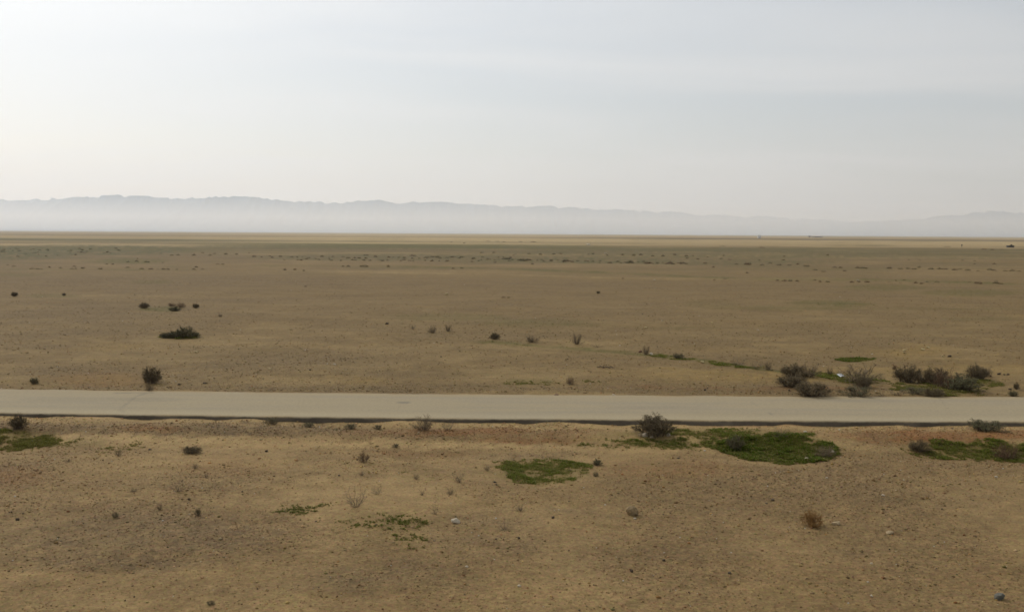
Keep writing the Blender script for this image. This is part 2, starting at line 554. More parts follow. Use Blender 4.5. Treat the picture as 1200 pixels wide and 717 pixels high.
def build_ground():
    X, Y = ground_grid()
    nr, nc = X.shape
    x, y = X.ravel(), Y.ravel()
    z = H(x, y)
    V = np.stack([x, y, z], 1)
    i = np.arange(nr * nc).reshape(nr, nc)
    F = np.stack([i[:-1, :-1], i[:-1, 1:], i[1:, 1:], i[1:, :-1]], -1).reshape(-1, 4)
    C, grav = soil(x, y, z)
    m, t, b = material('desert_soil')
    L = t.links.new
    at = nd(t, 'ShaderNodeAttribute', attribute_name='soil')
    ag = nd(t, 'ShaderNodeAttribute', attribute_name='gravel')
    tc = nd(t, 'ShaderNodeTexCoord')

    def noise(scale, detail, rough, lo, hi, mapscale=None):
        n = nd(t, 'ShaderNodeTexNoise', Scale=scale, Detail=detail, Roughness=rough)
        src = tc.outputs['Object']
        if mapscale:
            mp = nd(t, 'ShaderNodeMapping')
            mp.inputs['Scale'].default_value = mapscale
            L(src, mp.inputs[0])
            src = mp.outputs[0]
        L(src, n.inputs[0])
        r = nd(t, 'ShaderNodeMapRange')
        r.inputs[1].default_value = 0.3
        r.inputs[2].default_value = 0.7
        r.inputs[3].default_value = lo
        r.inputs[4].default_value = hi
        L(n.outputs[0], r.inputs[0])
        return n, r.outputs[0]

    def mul(a, b_):
        n = nd(t, 'ShaderNodeMath', operation='MULTIPLY')
        for k, v in enumerate((a, b_)):
            if isinstance(v, float):
                n.inputs[k].default_value = v
            else:
                L(v, n.inputs[k])
        return n.outputs[0]
    nf, fine = noise(13.0, 8.0, 0.80, 0.58, 1.42)
    _, med = noise(1.7, 8.0, 0.68, 0.84, 1.16, (1, 1.0, 1))
    _, strk = noise(0.25, 8.0, 0.62, 0.88, 1.12, (0.5, 1.6, 1))
    # small stones printed in the crust where the loose pebbles thin out
    vo = nd(t, 'ShaderNodeTexVoronoi', Scale=11.0)
    L(tc.outputs['Object'], vo.inputs[0])
    sep = nd(t, 'ShaderNodeSeparateXYZ')
    L(vo.outputs['Color'], sep.inputs[0])
    vr = nd(t, 'ShaderNodeMapRange')
    vr.inputs[1].default_value = 0.0
    vr.inputs[2].default_value = 1.0
    vr.inputs[3].default_value = 0.74
    vr.inputs[4].default_value = 1.30
    L(sep.outputs[0], vr.inputs[0])
    mxv = nd(t, 'ShaderNodeMix', data_type='FLOAT')
    L(mul(ag.outputs['Fac'], 0.8), mxv.inputs['Factor'])
    mxv.inputs['A'].default_value = 1.0
    L(vr.outputs[0], mxv.inputs['B'])
    tot = mul(mul(mul(fine, med), strk), mxv.outputs['Result'])
    s = nd(t, 'ShaderNodeVectorMath', operation='SCALE')
    L(at.outputs['Color'], s.inputs[0])
    L(tot, s.inputs['Scale'])
    # slight drift of hue between pinkish and yellowish grains
    hn, hv = noise(9.0, 6.0, 0.8, 0.468, 0.532)
    hs = nd(t, 'ShaderNodeHueSaturation')
    L(hv, hs.inputs['Hue'])
    L(s.outputs[0], hs.inputs['Color'])
    L(hs.outputs[0], b.inputs['Base Color'])
    bp = nd(t, 'ShaderNodeBump', Strength=0.8, Distance=0.02)
    L(nf.outputs[0], bp.inputs['Height'])
    L(bp.outputs[0], b.inputs['Normal'])
    me = mesh_from('ground', V, F, m, smooth=True)
    vcol(me, 'soil', C)
    vcol(me, 'gravel', np.repeat(grav[:, None], 3, 1))
    tag(link('ground', me), kind='structure')


build_ground()


# ------------------------------------------------------------------ the road
def build_road():
    xs = np.concatenate([[-700, -300, -120, -60], np.linspace(-32, 32, 640), [60, 120, 300, 700]])
    nw = 40
    ne, fe = near_edge(xs), far_edge(xs)
    ragn = 0.06 * fbm(xs * 0.9, 0 * xs + 1.5, 4, 61) + 0.03 * fbm(xs * 5, 0 * xs + 1.5, 3, 62)
    ragf = 0.16 * fbm(xs * 0.6, 0 * xs + 8.5, 5, 63) + 0.05 * fbm(xs * 5, 0 * xs + 2.5, 3, 69)
    ne = ne + ragn
    fe = fe + ragf
    v = np.linspace(0, 1, nw)
    X = np.repeat(xs[:, None], nw, 1)
    Y = ne[:, None] + (fe - ne)[:, None] * v[None, :]
    Z = 0.025 * np.sin(v * math.pi)[None, :] + 0.012 * fbm(X * 0.5, Y * 0.7, 3, 64) + 0.0 * X
    Z = Z - 0.018 * (v[None, :] > 0.99)
    # broken asphalt face on the near side
    zb = -0.34 + 0 * xs
    face = []
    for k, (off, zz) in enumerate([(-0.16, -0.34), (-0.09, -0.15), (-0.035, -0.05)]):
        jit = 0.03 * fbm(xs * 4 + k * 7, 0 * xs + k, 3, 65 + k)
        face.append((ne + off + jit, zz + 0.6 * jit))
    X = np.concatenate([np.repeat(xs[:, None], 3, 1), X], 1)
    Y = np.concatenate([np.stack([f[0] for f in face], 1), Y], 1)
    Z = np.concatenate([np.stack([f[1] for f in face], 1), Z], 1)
    nr, nc = X.shape
    x, y, z = X.ravel(), Y.ravel(), Z.ravel()
    px, py = to_pix(x, y, z)
    C = np.tile(np.array([0.310, 0.248, 0.148]), (len(x), 1))
    w = ((y - near_edge(x)) / (far_edge(x) - near_edge(x)))
    n1, n2 = fbm(x * 0.15, y * 0.8, 5, 71), fbm(x * 1.0, y * 2.0, 5, 72)
    C = blend(C, np.array([.27, .225, .155]), 0.42 * sstep(-.1, .6, n1) + .22 * n2)
    drift = np.exp(-w / .05) * .5 + np.exp(-(1 - w) / .07) * .9
    C = blend(C, C_SAND * np.array([.9, .82, .66]), drift * np.clip(.6 + 1.3 * n2, 0, 1))
    for wc in (0.24, 0.40, 0.62, 0.80):   # wheel paths
        C = blend(C, np.array([.235, .20, .145]), 0.26 * np.exp(-((w - wc - .02 * n1) / .035) ** 2) * np.clip(.7 + 1.6 * n1, 0, 1))
    C = blend(C, np.array([.40, .33, .21]), .35 * np.exp(-((w - .08) / .07) ** 2))
    # oval patch of old repair and darker smears
    for cx, cy, rx, ry, s in [(473, 471.5, 9, 1.3, .6), (180, 468, 40, 3, .2), (90, 468, 70, 3, .16), (1020, 470, 40, 1.5, .15), (760, 477, 60, 1.5, .12), (980, 468, 60, 1.5, .12)]:
        q = np.sqrt(((px + 3 * n2 - cx) / rx) ** 2 + ((py - cy) / ry) ** 2)
        C = blend(C, np.array([.15, .13, .10]), s * (1 - sstep(.6, 1.3, q)))
    # hairline cracks filled with dark dirt
    for x0, y0, x1, y1 in [(138, 477, 143, 482), (143, 477, 160, 464), (160, 464, 178, 459), (135, 460.5, 180, 460), (880, 470, 905, 486), (1100, 466, 1110, 478)]:
        tt = np.clip(((px - x0) * (x1 - x0) + (py - y0) * (y1 - y0)) / ((x1 - x0) ** 2 + (y1 - y0) ** 2), 0, 1)
        dd = np.hypot(px - (x0 + tt * (x1 - x0)) + 2 * n2, py - (y0 + tt * (y1 - y0)) + 1.0 * n2)
        C = blend(C, np.array([.14, .12, .09]), .45 * (1 - sstep(.3, 1.0, dd)))
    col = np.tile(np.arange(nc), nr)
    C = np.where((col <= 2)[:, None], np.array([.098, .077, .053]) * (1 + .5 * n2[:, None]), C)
    i = np.arange(nr * nc).reshape(nr, nc)
    F = np.stack([i[:-1, :-1], i[1:, :-1], i[1:, 1:], i[:-1, 1:]], -1).reshape(-1, 4)
    m, t, b = attr_mat('dusty_asphalt', 'tone', grain=0.12, scale=9.0, bump=0.004)
    me = mesh_from('road', np.stack([x, y, z], 1), F, m)
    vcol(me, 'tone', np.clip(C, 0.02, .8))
    tag(link('road', me), kind='structure')


build_road()


# ------------------------------------------------------------------ far hills
def build_hills(name, pts, dist, depth, seed):
    pts = np.array(pts, float)
    pxs = np.arange(pts[0, 0], pts[-1, 0], 1.5)
    crest = np.interp(pxs, pts[:, 0], pts[:, 1])
    crest = crest + 4.6 * np.abs(fbm(pxs * 0.055, 0 * pxs, 4, seed, .6)) + 0.9 * fbm(pxs * 0.25, 0 * pxs, 3, seed + 5) - 1.7 + 0.5 * fbm(pxs * 0.02, 0 * pxs, 3, seed + 9)
    up = np.maximum(hor(pxs) - crest, 0)
    D = np.interp(pxs, [p[0] for p in dist], [p[1] for p in dist])
    ang = (pxs - W0 / 2) / F_PX
    nv = 26
    V = []
    for k in range(nv):
        v = k / (nv - 1)                      # 0 front foot .. 0.6 crest .. 1 back foot
        yy = D + depth * (v - 0.6)
        prof = (v / 0.6) ** 1.3 if v <= 0.6 else max(0, 1 - ((v - 0.6) / 0.4) ** 1.4)
        xx = ang * D
        hh = up / F_PX * D
        rid = 1 - np.abs(fbm(pxs * 0.05, 0 * pxs + v * 2.0, 5, seed + 3)) * 1.1
        mixr = 1 if abs(v - 0.6) < 0.02 else rid
        V.append(np.stack([xx, yy, hh * prof * mixr - 0.5], 1))
    V = np.stack(V, 0)
    nr, nc, _ = V.shape
    i = np.arange(nr * nc).reshape(nr, nc)
    F = np.stack([i[:-1, :-1], i[:-1, 1:], i[1:, 1:], i[1:, :-1]], -1).reshape(-1, 4)
    m = varied(name + '_rock', (0.028, 0.038, 0.052), (0.065, 0.070, 0.078), 0.0012, .95, rnd=0)
    o = link(name, mesh_from(name, V.reshape(-1, 3), F, m, smooth=True))
    tag(o, kind='structure')


build_hills('mountains', [(-420, 240), (-250, 232), (-120, 238), (0, 235.3), (50, 234.8), (75, 233), (100, 231.7), (130, 229.8), (165, 230), (190, 232.7), (210, 233.5),
                          (235, 232.3), (265, 231.5), (290, 231.5), (320, 233), (345, 237), (360, 236.3), (390, 238.5), (415, 236.8), (435, 236.3), (450, 235.3),
                          (463, 239), (475, 237.8), (520, 238), (545, 239.6), (560, 241), (600, 242), (650, 243), (690, 245.2), (720, 246), (760, 248),
                          (800, 250.2), (840, 252.5), (880, 254), (940, 256.5), (1000, 261), (1060, 270)],
            [(-420, 24000), (0, 23000), (300, 24000), (600, 26500), (900, 33000), (1060, 36000)], 5000, 81)
build_hills('far_hill', [(930, 268), (980, 262), (1040, 258.7), (1080, 256.5), (1110, 253.5), (1135, 250), (1160, 248.3), (1180, 249.5), (1200, 250), (1300, 247), (1420, 252), (1600, 262)],
            [(930, 34000), (1100, 26000), (1600, 25000)], 4500, 91)


# ------------------------------------------------------------------ loose stones
def rock_mesh(name, seed, mat, n=2, sx=1, sy=1, sz=0.6, rough=0.25, flatb=True):
    import bmesh
    bm = bmesh.new()
    bmesh.ops.create_icosphere(bm, subdivisions=n, radius=0.5)
    rr = random.Random(seed)
    planes = []
    for _ in range(9):
        d = Vector((rr.gauss(0, 1), rr.gauss(0, 1), rr.gauss(0, 1))).normalized()
        planes.append((d, rr.uniform(0.22, 0.42)))
    for v in bm.verts:
        for d, h in planes:
            e = v.co.dot(d) - h
            if e > 0:
                v.co -= d * e * 0.9
        v.co *= 1 + rr.uniform(-1, 1) * rough * 0.15
        v.co.x *= sx
        v.co.y *= sy
        v.co.z *= sz
        v.co.z += 0.5 * sz * 0.6
    me = bpy.data.meshes.new(name)
    bm.to_mesh(me)
    bm.free()
    me.materials.append(mat)
    return me


M_WHITE = varied('white_limestone', (.56, .47, .34), (.38, .31, .21), 6, .8)
M_TAN = varied('tan_stone', (.36, .27, .15), (.25, .18, .10), 6, .85)
M_BROWN = varied('brown_stone', (.33, .235, .12), (.12, .082, .042), 3, .85)
M_GREYST = varied('grey_stone', (.15, .145, .12), (.09, .08, .06), 5, .85)
M_DARKST = varied('dark_stone', (.085, .058, .034), (.05, .036, .022), 5, .8)
M_YST = varied('yellow_stone', (.46, .36, .17), (.34, .26, .13), 5, .85)
M_REDST = varied('reddish_clod', (.17, .085, .05), (.11, .06, .04), 5, .85)
M_LIT = varied('white_plastic_sheet', (.72, .72, .70), (.60, .60, .58), 5, .5)
ROCKS = {}


def rock(kind, px, py, w, h, label, group=None, rot=0.0, cat='stone', name='stone', ratio=0.9):
    mats = dict(white=M_WHITE, tan=M_TAN, brown=M_BROWN, grey=M_GREYST, dark=M_DARKST, yellow=M_YST, red=M_REDST)
    v = int(px * 7 + py) % 3
    key = (kind, v)
    if key not in ROCKS:
        ROCKS[key] = rock_mesh(kind + '_stone', 100 + v * 5 + len(kind), mats[kind], 2, sx=1, sy=1, sz=1)
    x, y, z = G(px, py)
    d = math.hypot(y, CAM_H)
    wm = w * d / F_PX
    hm = h * d / F_PX
    o = link(name, ROCKS[key])
    o.location = (x, y, z - hm * 0.12)
    o.scale = (wm * 1.08, wm * ratio, hm * 1.25)
    o.rotation_euler = (R(random.uniform(-8, 8)), R(random.uniform(-8, 8)), R(rot or random.uniform(-30, 30)))
    return tag(o, label, cat, group)


def scatter_gravel():
    """uncountable pebbles as real geometry"""
    oct_v = np.array([[1, 0, 0], [-1, 0, 0], [0, 1, 0], [0, -1, 0], [0, 0, 1], [0, 0, -1]], float)
    oct_f = np.array([[0, 2, 4], [2, 1, 4], [1, 3, 4], [3, 0, 4], [2, 0, 5], [1, 2, 5], [3, 1, 5], [0, 3, 5]])
    N = 260000
    # more of them close by, over the plain up to 160 m
    t = RNG.random(N)
    y = np.where(t < 0.72, 15 + 24 * RNG.random(N), 43 + 110 * RNG.random(N) ** 1.6)
    x = (RNG.random(N) * 2 - 1) * 0.66 * (y + 3)
    ne, fe = near_edge(x), far_edge(x)
    ok = (y < ne - 0.05) | (y > fe + 0.05)
    x, y = x[ok], y[ok]
    z = H(x, y)
    C, g = soil(x, y, z)
    keep = RNG.random(len(x)) < (0.12 + 0.9 * g)
    green = (C[:, 1] > C[:, 0] * 0.86)
    keep &= ~green
    x, y, z, C = x[keep], y[keep], z[keep], C[keep]
    n = len(x)
    size = np.exp(RNG.normal(math.log(0.0125), 0.5, n)) * np.clip(y / 28, 0.8, 2.2)
    size = np.clip(size, 0.005, 0.06)
    S = size[:, None] * (0.7 + 0.6 * RNG.random((n, 3)))
    S[:, 2] *= 0.6
    a = RNG.random(n) * 6.283
    P_ = oct_v[None] * S[:, None, :] * (0.8 + 0.4 * RNG.random((n, 6, 1)))
    ca, sa = np.cos(a)[:, None], np.sin(a)[:, None]
    X = P_[..., 0] * ca - P_[..., 1] * sa + x[:, None]
    Y = P_[..., 0] * sa + P_[..., 1] * ca + y[:, None]
    Z = P_[..., 2] + z[:, None] + S[:, 2:3] * 0.25
    V = np.stack([X, Y, Z], -1).reshape(-1, 3)
    F = (oct_f[None] + 6 * np.arange(n)[:, None, None]).reshape(-1, 3)
    t = RNG.random(n)
    tone = np.exp(RNG.normal(0.06, 0.30, n))
    cc = C * tone[:, None] * np.exp(RNG.normal(0, [.10, .05, .14], (n, 3)))
    cc[t < 0.012] = np.array([.06, .05, .04])
    cc[(t > 0.05) & (t < 0.14)] *= np.array([.85, .66, .6])
    cc[t > 0.994] = np.array([.50, .46, .38])
    m, _, b = attr_mat('pebble', 'tone', 0.15, 60)
    me = mesh_from('gravel', V, F, m)
    vcol(me, 'tone', np.repeat(np.clip(cc, .02, .7), 6, 0))
    o = link('gravel', me)
    tag(o, 'loose brown and grey pebbles strewn over the open desert soil', 'gravel', kind='stuff')


scatter_gravel()

# ------------------------------------------------------------------ plants
M_WOOD = varied('grey_brown_wood', (.095, .066, .042), (.15, .110, .070), 12, .9)
M_TWIG = varied('dry_twigs', (.140, .100, .058), (.20, .148, .088), 10, .9)
M_DTWIG = varied('dark_twigs', (.095, .062, .034), (.150, .102, .058), 10, .9)
M_LEAFD = varied('dark_leaf', (.090, .070, .032), (.125, .098, .046), 10, .8)
M_LEAFG = varied('grey_green_leaf', (.082, .082, .034), (.12, .112, .052), 10, .8)
M_STRAW = varied('brown_straw', (.30, .165, .052), (.19, .105, .036), 10, .85)
M_RUST = varied('rusty_twigs', (.155, .088, .045), (.105, .062, .036), 10, .9)
M_PALE = varied('pale_twigs', (.19, .150, .100), (.13, .10, .068), 10, .9)
M_HERB = varied('green_herb', (.040, .085, .014), (.085, .135, .028), 4, .7)
M_HERBD = varied('deep_green_herb', (.026, .064, .010), (.055, .105, .020), 4, .7)


def tube_strip(V, F, p, q, r0, r1):
    """three-sided tapering twig"""
    p, q = Vector(p), Vector(q)
    d = (q - p)
    if d.length < 1e-6:
        return
    d.normalize()
    a = d.orthogonal().normalized()
    b = d.cross(a)
    n = len(V)
    for c, r in ((p, r0), (q, r1)):
        for k in range(3):
            t = k * 2.0944
            V.append(c + a * math.cos(t) * r + b * math.sin(t) * r)
    for k in range(3):
        F.append((n + k, n + (k + 1) % 3, n + 3 + (k + 1) % 3, n + 3 + k))


def grow(seed, n_stem, spread, twigs, height, droop=0.0, thick=0.012, leaf=0, leaf_size=0.03, ball=0.0, wild=0.25):
    """a shrub of unit width: wood (stems), twigs and leaves as three vertex/face sets"""
    rr = random.Random(seed)
    SV, SF, TV, TF, LV, LF = [], [], [], [], [], []
    p0 = None
    for s in range(n_stem):
        az = s / n_stem * 6.283 + rr.uniform(-.5, .5)
        out = spread * math.sqrt(rr.uniform(0.05, 1.0))
        hh = height * rr.uniform(0.7, 1.08) * math.sqrt(max(.06, 1 - .95 * (out / max(spread, .01)) ** 2))
        end = Vector((math.cos(az) * out * .5, math.sin(az) * out * .5, hh))
        if rr.random() < 0.15:
            end.z *= 1.15
        br = .30 * (ball + .25)
        p = Vector((math.cos(az) * out * br * rr.random(), math.sin(az) * out * br * rr.random(), -0.02))
        pts = [p]
        ns = 4
        for k in range(1, ns + 1):
            t = k / ns
            base = Vector((p.x + (end.x - p.x) * t ** .8, p.y + (end.y - p.y) * t ** .8, end.z * t ** (1.0 - ball * .3)))
            base += Vector((rr.uniform(-1, 1), rr.uniform(-1, 1), rr.uniform(-.6, .6))) * wild * .12
            base.z -= droop * t * t * out
            base.z = max(base.z, 0.01)
            pts.append(base)
        for k in range(ns):
            tube_strip(SV, SF, pts[k], pts[k + 1], thick * (1 - k / ns * .7), thick * (1 - (k + 1) / ns * .7))
        for k in range(twigs):
            t = rr.uniform(0.05, 1.0)
            j = min(int(t * ns), ns - 1)
            f = t * ns - j
            c = pts[j].lerp(pts[j + 1], min(f, 1))
            dirv = Vector((rr.gauss(0, 1), rr.gauss(0, 1), rr.gauss(.45, .8))).normalized()
            dirv = (dirv + (pts[j + 1] - pts[j]).normalized() * .7).normalized()
            ln = rr.uniform(.08, .24) * (1.15 - t * .5)
            e = c + dirv * ln
            e.z = max(e.z, .01)
            midp = c.lerp(e, .5) + Vector((rr.uniform(-1, 1), rr.uniform(-1, 1), rr.uniform(-1, 1))) * .018
            tube_strip(TV, TF, c, midp, thick * .42, thick * .32)
            tube_strip(TV, TF, midp, e, thick * .32, thick * .14)
            for q in range(2):
                e2 = midp.lerp(e, rr.random()) + Vector((rr.gauss(0, 1), rr.gauss(0, 1), rr.gauss(.3, .8))).normalized() * ln * .45
                e2.z = max(e2.z, .01)
                tube_strip(TV, TF, midp, e2, thick * .25, thick * .12)
                for l in range(leaf):
                    if rr.random() < .75:
                        o = midp.lerp(e2, rr.random())
                        leaf_quad(LV, LF, o, leaf_size * rr.uniform(.6, 1.3), rr)
            for l in range(leaf):
                o = midp.lerp(e, rr.random())
                leaf_quad(LV, LF, o, leaf_size * rr.uniform(.6, 1.3), rr)
    return (SV, SF), (TV, TF), (LV, LF)


def leaf_quad(V, F, o, s, rr, up=0.3):
    d = Vector((rr.gauss(0, 1), rr.gauss(0, 1), rr.gauss(up, .8))).normalized()
    a = d.orthogonal().normalized()
    n = len(V)
    V.extend([o, o + d * s * .5 + a * s * .28, o + d * s, o + d * s * .5 - a * s * .28])
    F.append((n, n + 1, n + 2, n + 3))


SHRUB_SPECS = {
    #        stems spread twigs height droop thick leaf size ball wild       stem mat, twig mat, leaf mat
    'dense': ((46, 1.0, 18, .72, .0, .009, 3, .026, .9, .25), M_WOOD, M_DTWIG, M_LEAFD),
    'twiggy': ((28, 1.0, 13, .80, .0, .009, 1, .020, .5, .4), M_WOOD, M_TWIG, M_LEAFD),
    'green': ((30, 1.0, 16, .65, .0, .010, 3, .034, .9, .3), M_WOOD, M_DTWIG, M_LEAFG),
    'rust': ((30, 1.0, 15, .75, .0, .009, 1, .020, .9, .3), M_WOOD, M_RUST, M_RUST),
    'straw': ((30, 1.0, 18, .75, .0, .010, 2, .030, .9, .25), M_STRAW, M_STRAW, M_STRAW),
    'tuft': ((20, 1.0, 10, .75, .0, .009, 1, .020, .6, .4), M_WOOD, M_TWIG, M_PALE),
    'sparse': ((14, .95, 7, .9, .0, .007, 0, .02, .1, .5), M_WOOD, M_PALE, M_PALE),
    'low': ((28, 1.0, 13, .55, .0, .010, 2, .030, .9, .3), M_WOOD, M_TWIG, M_LEAFG),
}
PROTO = {}


def proto(kind, v):
    if (kind, v) not in PROTO:
        spec, ms, mt, ml = SHRUB_SPECS[kind]
        st, tw, lf = grow(1000 + v * 37 + len(kind) * 3 + ord(kind[0]), *spec)
        res = []
        for nm, (V, F), mm in (('woody_stem', st, ms), ('twig_crown', tw, mt), ('foliage', lf, ml)):
            if F:
                res.append((nm, mesh_from(kind + '_' + nm, V, F, mm)))
        # true width of the grown crown, so that copies can be sized
        allv = np.array([tuple(q) for q in st[0] + tw[0]])
        PROTO[(kind, v)] = (res, np.percentile(allv[:, 0], 98) - np.percentile(allv[:, 0], 2), np.percentile(allv[:, 2], 99))
    return PROTO[(kind, v)]


def shrub(kind, px, py, w, h, label, group=None, cat='shrub', name='desert_shrub', v=None, depth=None):
    v = (int(px * 3 + py * 7) % 3) if v is None else v
    if kind in ('dense', 'twiggy', 'rust') and w <= 12 and py > 530:
        kind = 'tuft'
    parts, pw, ph = proto(kind, v)
    x, y, z = G(px, py)
    d = math.hypot(y, CAM_H)
    s = w * d / F_PX / pw * (1.0 if kind == 'sparse' else (1.28 if py < 470 and px > 910 and w > 12 else 1.0))
    sz = h * d / F_PX / ph * 1.06
    e = bpy.data.objects.new(name, None)
    COL.objects.link(e)
    e.empty_display_size = 0.2
    e.location = (x, y, z)
    e.rotation_euler = (0, 0, R(random.uniform(-25, 25)))
    e.scale = (s, (depth or 1.0) * s, sz)
    tag(e, label, cat, group)
    for nm, me in parts:
        link(nm, me, e)['kind'] = 'stuff'
    return e


# --- shrubs this side of the road
for a in [
    ('dense', 767, 511, 42, 21, 'large dark brown twiggy shrub at the road edge with white stones at its foot'),
    ('twiggy', 497, 504, 21, 17, 'upright grey-brown twiggy shrub at the near road edge, left one of a close pair'),
    ('sparse', 525, 504, 15, 13, 'thin see-through grey twig shrub at the road edge, right one of a close pair'),
    ('low', 411, 502.5, 14, 6, 'flat dark olive cushion shrub on the pale verge left of the upright twiggy shrub'),
    ('low', 443, 503, 9, 5, 'small green-grey cushion shrub on the pale verge between the flat cushion and the twiggy shrub'),
    ('low', 319, 496.5, 17, 7, 'low green cushion shrub hard against the dark road edge in the left part'),
    ('low', 362, 500, 14, 5, 'small flat green cushion plant on the verge right of the low green cushion'),
    ('dense', 22, 511, 19, 15, 'dark upright shrub on the grassy patch at the far left'),
    ('green', 862, 526, 18, 15, 'grey-green shrub standing at the left end of the big deep green hollow'),
    ('twiggy', 967, 534, 22, 12, 'grey-brown dry shrub on the right tip of the big deep green hollow'),
    ('sparse', 916, 521, 20, 12, 'pale see-through dry shrub in the middle of the big green hollow'),
    ('green', 1155, 504, 36, 11, 'wide low dark shrub lying against the road edge on the right'),
    ('dense', 1077, 528, 22, 12, 'dark dry shrub at the left end of the right-hand green patch'),
    ('rust', 1178, 537, 30, 17, 'rounded rust-brown shrub at the right end of the right-hand green patch'),
    ('dense', 225, 530.5, 20, 7, 'flat dark brown dry shrub on bare soil below the road, left part'),
    ('sparse', 209, 576, 14, 14, 'pale sparse dry stalks standing alone on bare soil, left part'),
    ('rust', 229, 549, 7, 6, 'tiny rust-brown tuft between the flat dry shrub and the pale sparse stalks'),
    ('dense', 241, 559, 9, 4, 'tiny flat dark tuft just right of the tiny rust-brown tuft'),
    ('twiggy', 187, 597, 8, 7, 'tiny grey-brown tuft lower left of the pale sparse stalks'),
    ('dense', 157, 576, 10, 4, 'tiny flat dark cushion left of the pale sparse stalks'),
    ('twiggy', 139, 534, 9, 7, 'tiny grey twig tuft at the lower edge of scattered green weeds, far left'),
    ('rust', 426, 541, 13, 12, 'wispy reddish dry shrub on bare soil below the twiggy pair'),
    ('sparse', 418, 594, 24, 22, 'tall sparse dry stalks with a dark base above the scattered green weeds'),
    ('sparse', 538, 565, 17, 13, 'wispy pale dry shrub left of the square green patch'),
    ('dense', 528, 579, 9, 6, 'tiny dark dry tuft below the wispy pale shrub'),
    ('sparse', 495, 580, 9, 9, 'tiny sparse stalks left of the tiny dark tuft'),
    ('sparse', 442, 579, 12, 9, 'tiny wispy stalks up and right of the tall sparse stalks'),
    ('rust', 571, 551, 8, 7, 'tiny purplish-brown tuft touching the left side of the square green patch'),
    ('sparse', 510, 602, 10, 16, 'thin upright dead stalk with dark base left of the white block stone'),
    ('sparse', 592, 620, 18, 12, 'pale dry fan of stalks right of the white block stone'),
    ('rust', 609, 598, 12, 5, 'flat brown dry tuft between the square green patch and the pale dry fan'),
    ('dense', 488, 561, 8, 6, 'tiny dark green-brown tuft above the tiny sparse stalks'),
    ('dense', 424, 557, 7, 5, 'tiny dark tuft under the wispy reddish shrub'),
    ('low', 464, 524, 8, 4, 'tiny olive cushion on pale sand below the twiggy pair'),
    ('straw', 951, 617, 22, 17, 'rounded golden-brown dry tussock beside a tan stone on the right foreground'),
    ('green', 700, 545, 10, 7, 'small green weed clump just right of the square green patch'),
    ('low', 698, 558, 6, 5, 'tiny green weed clump below the small one right of the square green patch'),
    ('low', 135, 606, 7, 5, 'tiny olive weed in the left foreground'),
    ('low', 232, 604, 7, 8, 'tiny yellowish-green weed lower right of the tiny grey-brown tuft'),
    ('low', 247, 708, 8, 4, 'tiny dark green weed at the bottom edge of the view'),
    ('dense', 80, 541, 8, 4, 'tiny dark cushion on bare soil below the grassy patch at far left'),
]:
    shrub(*a)

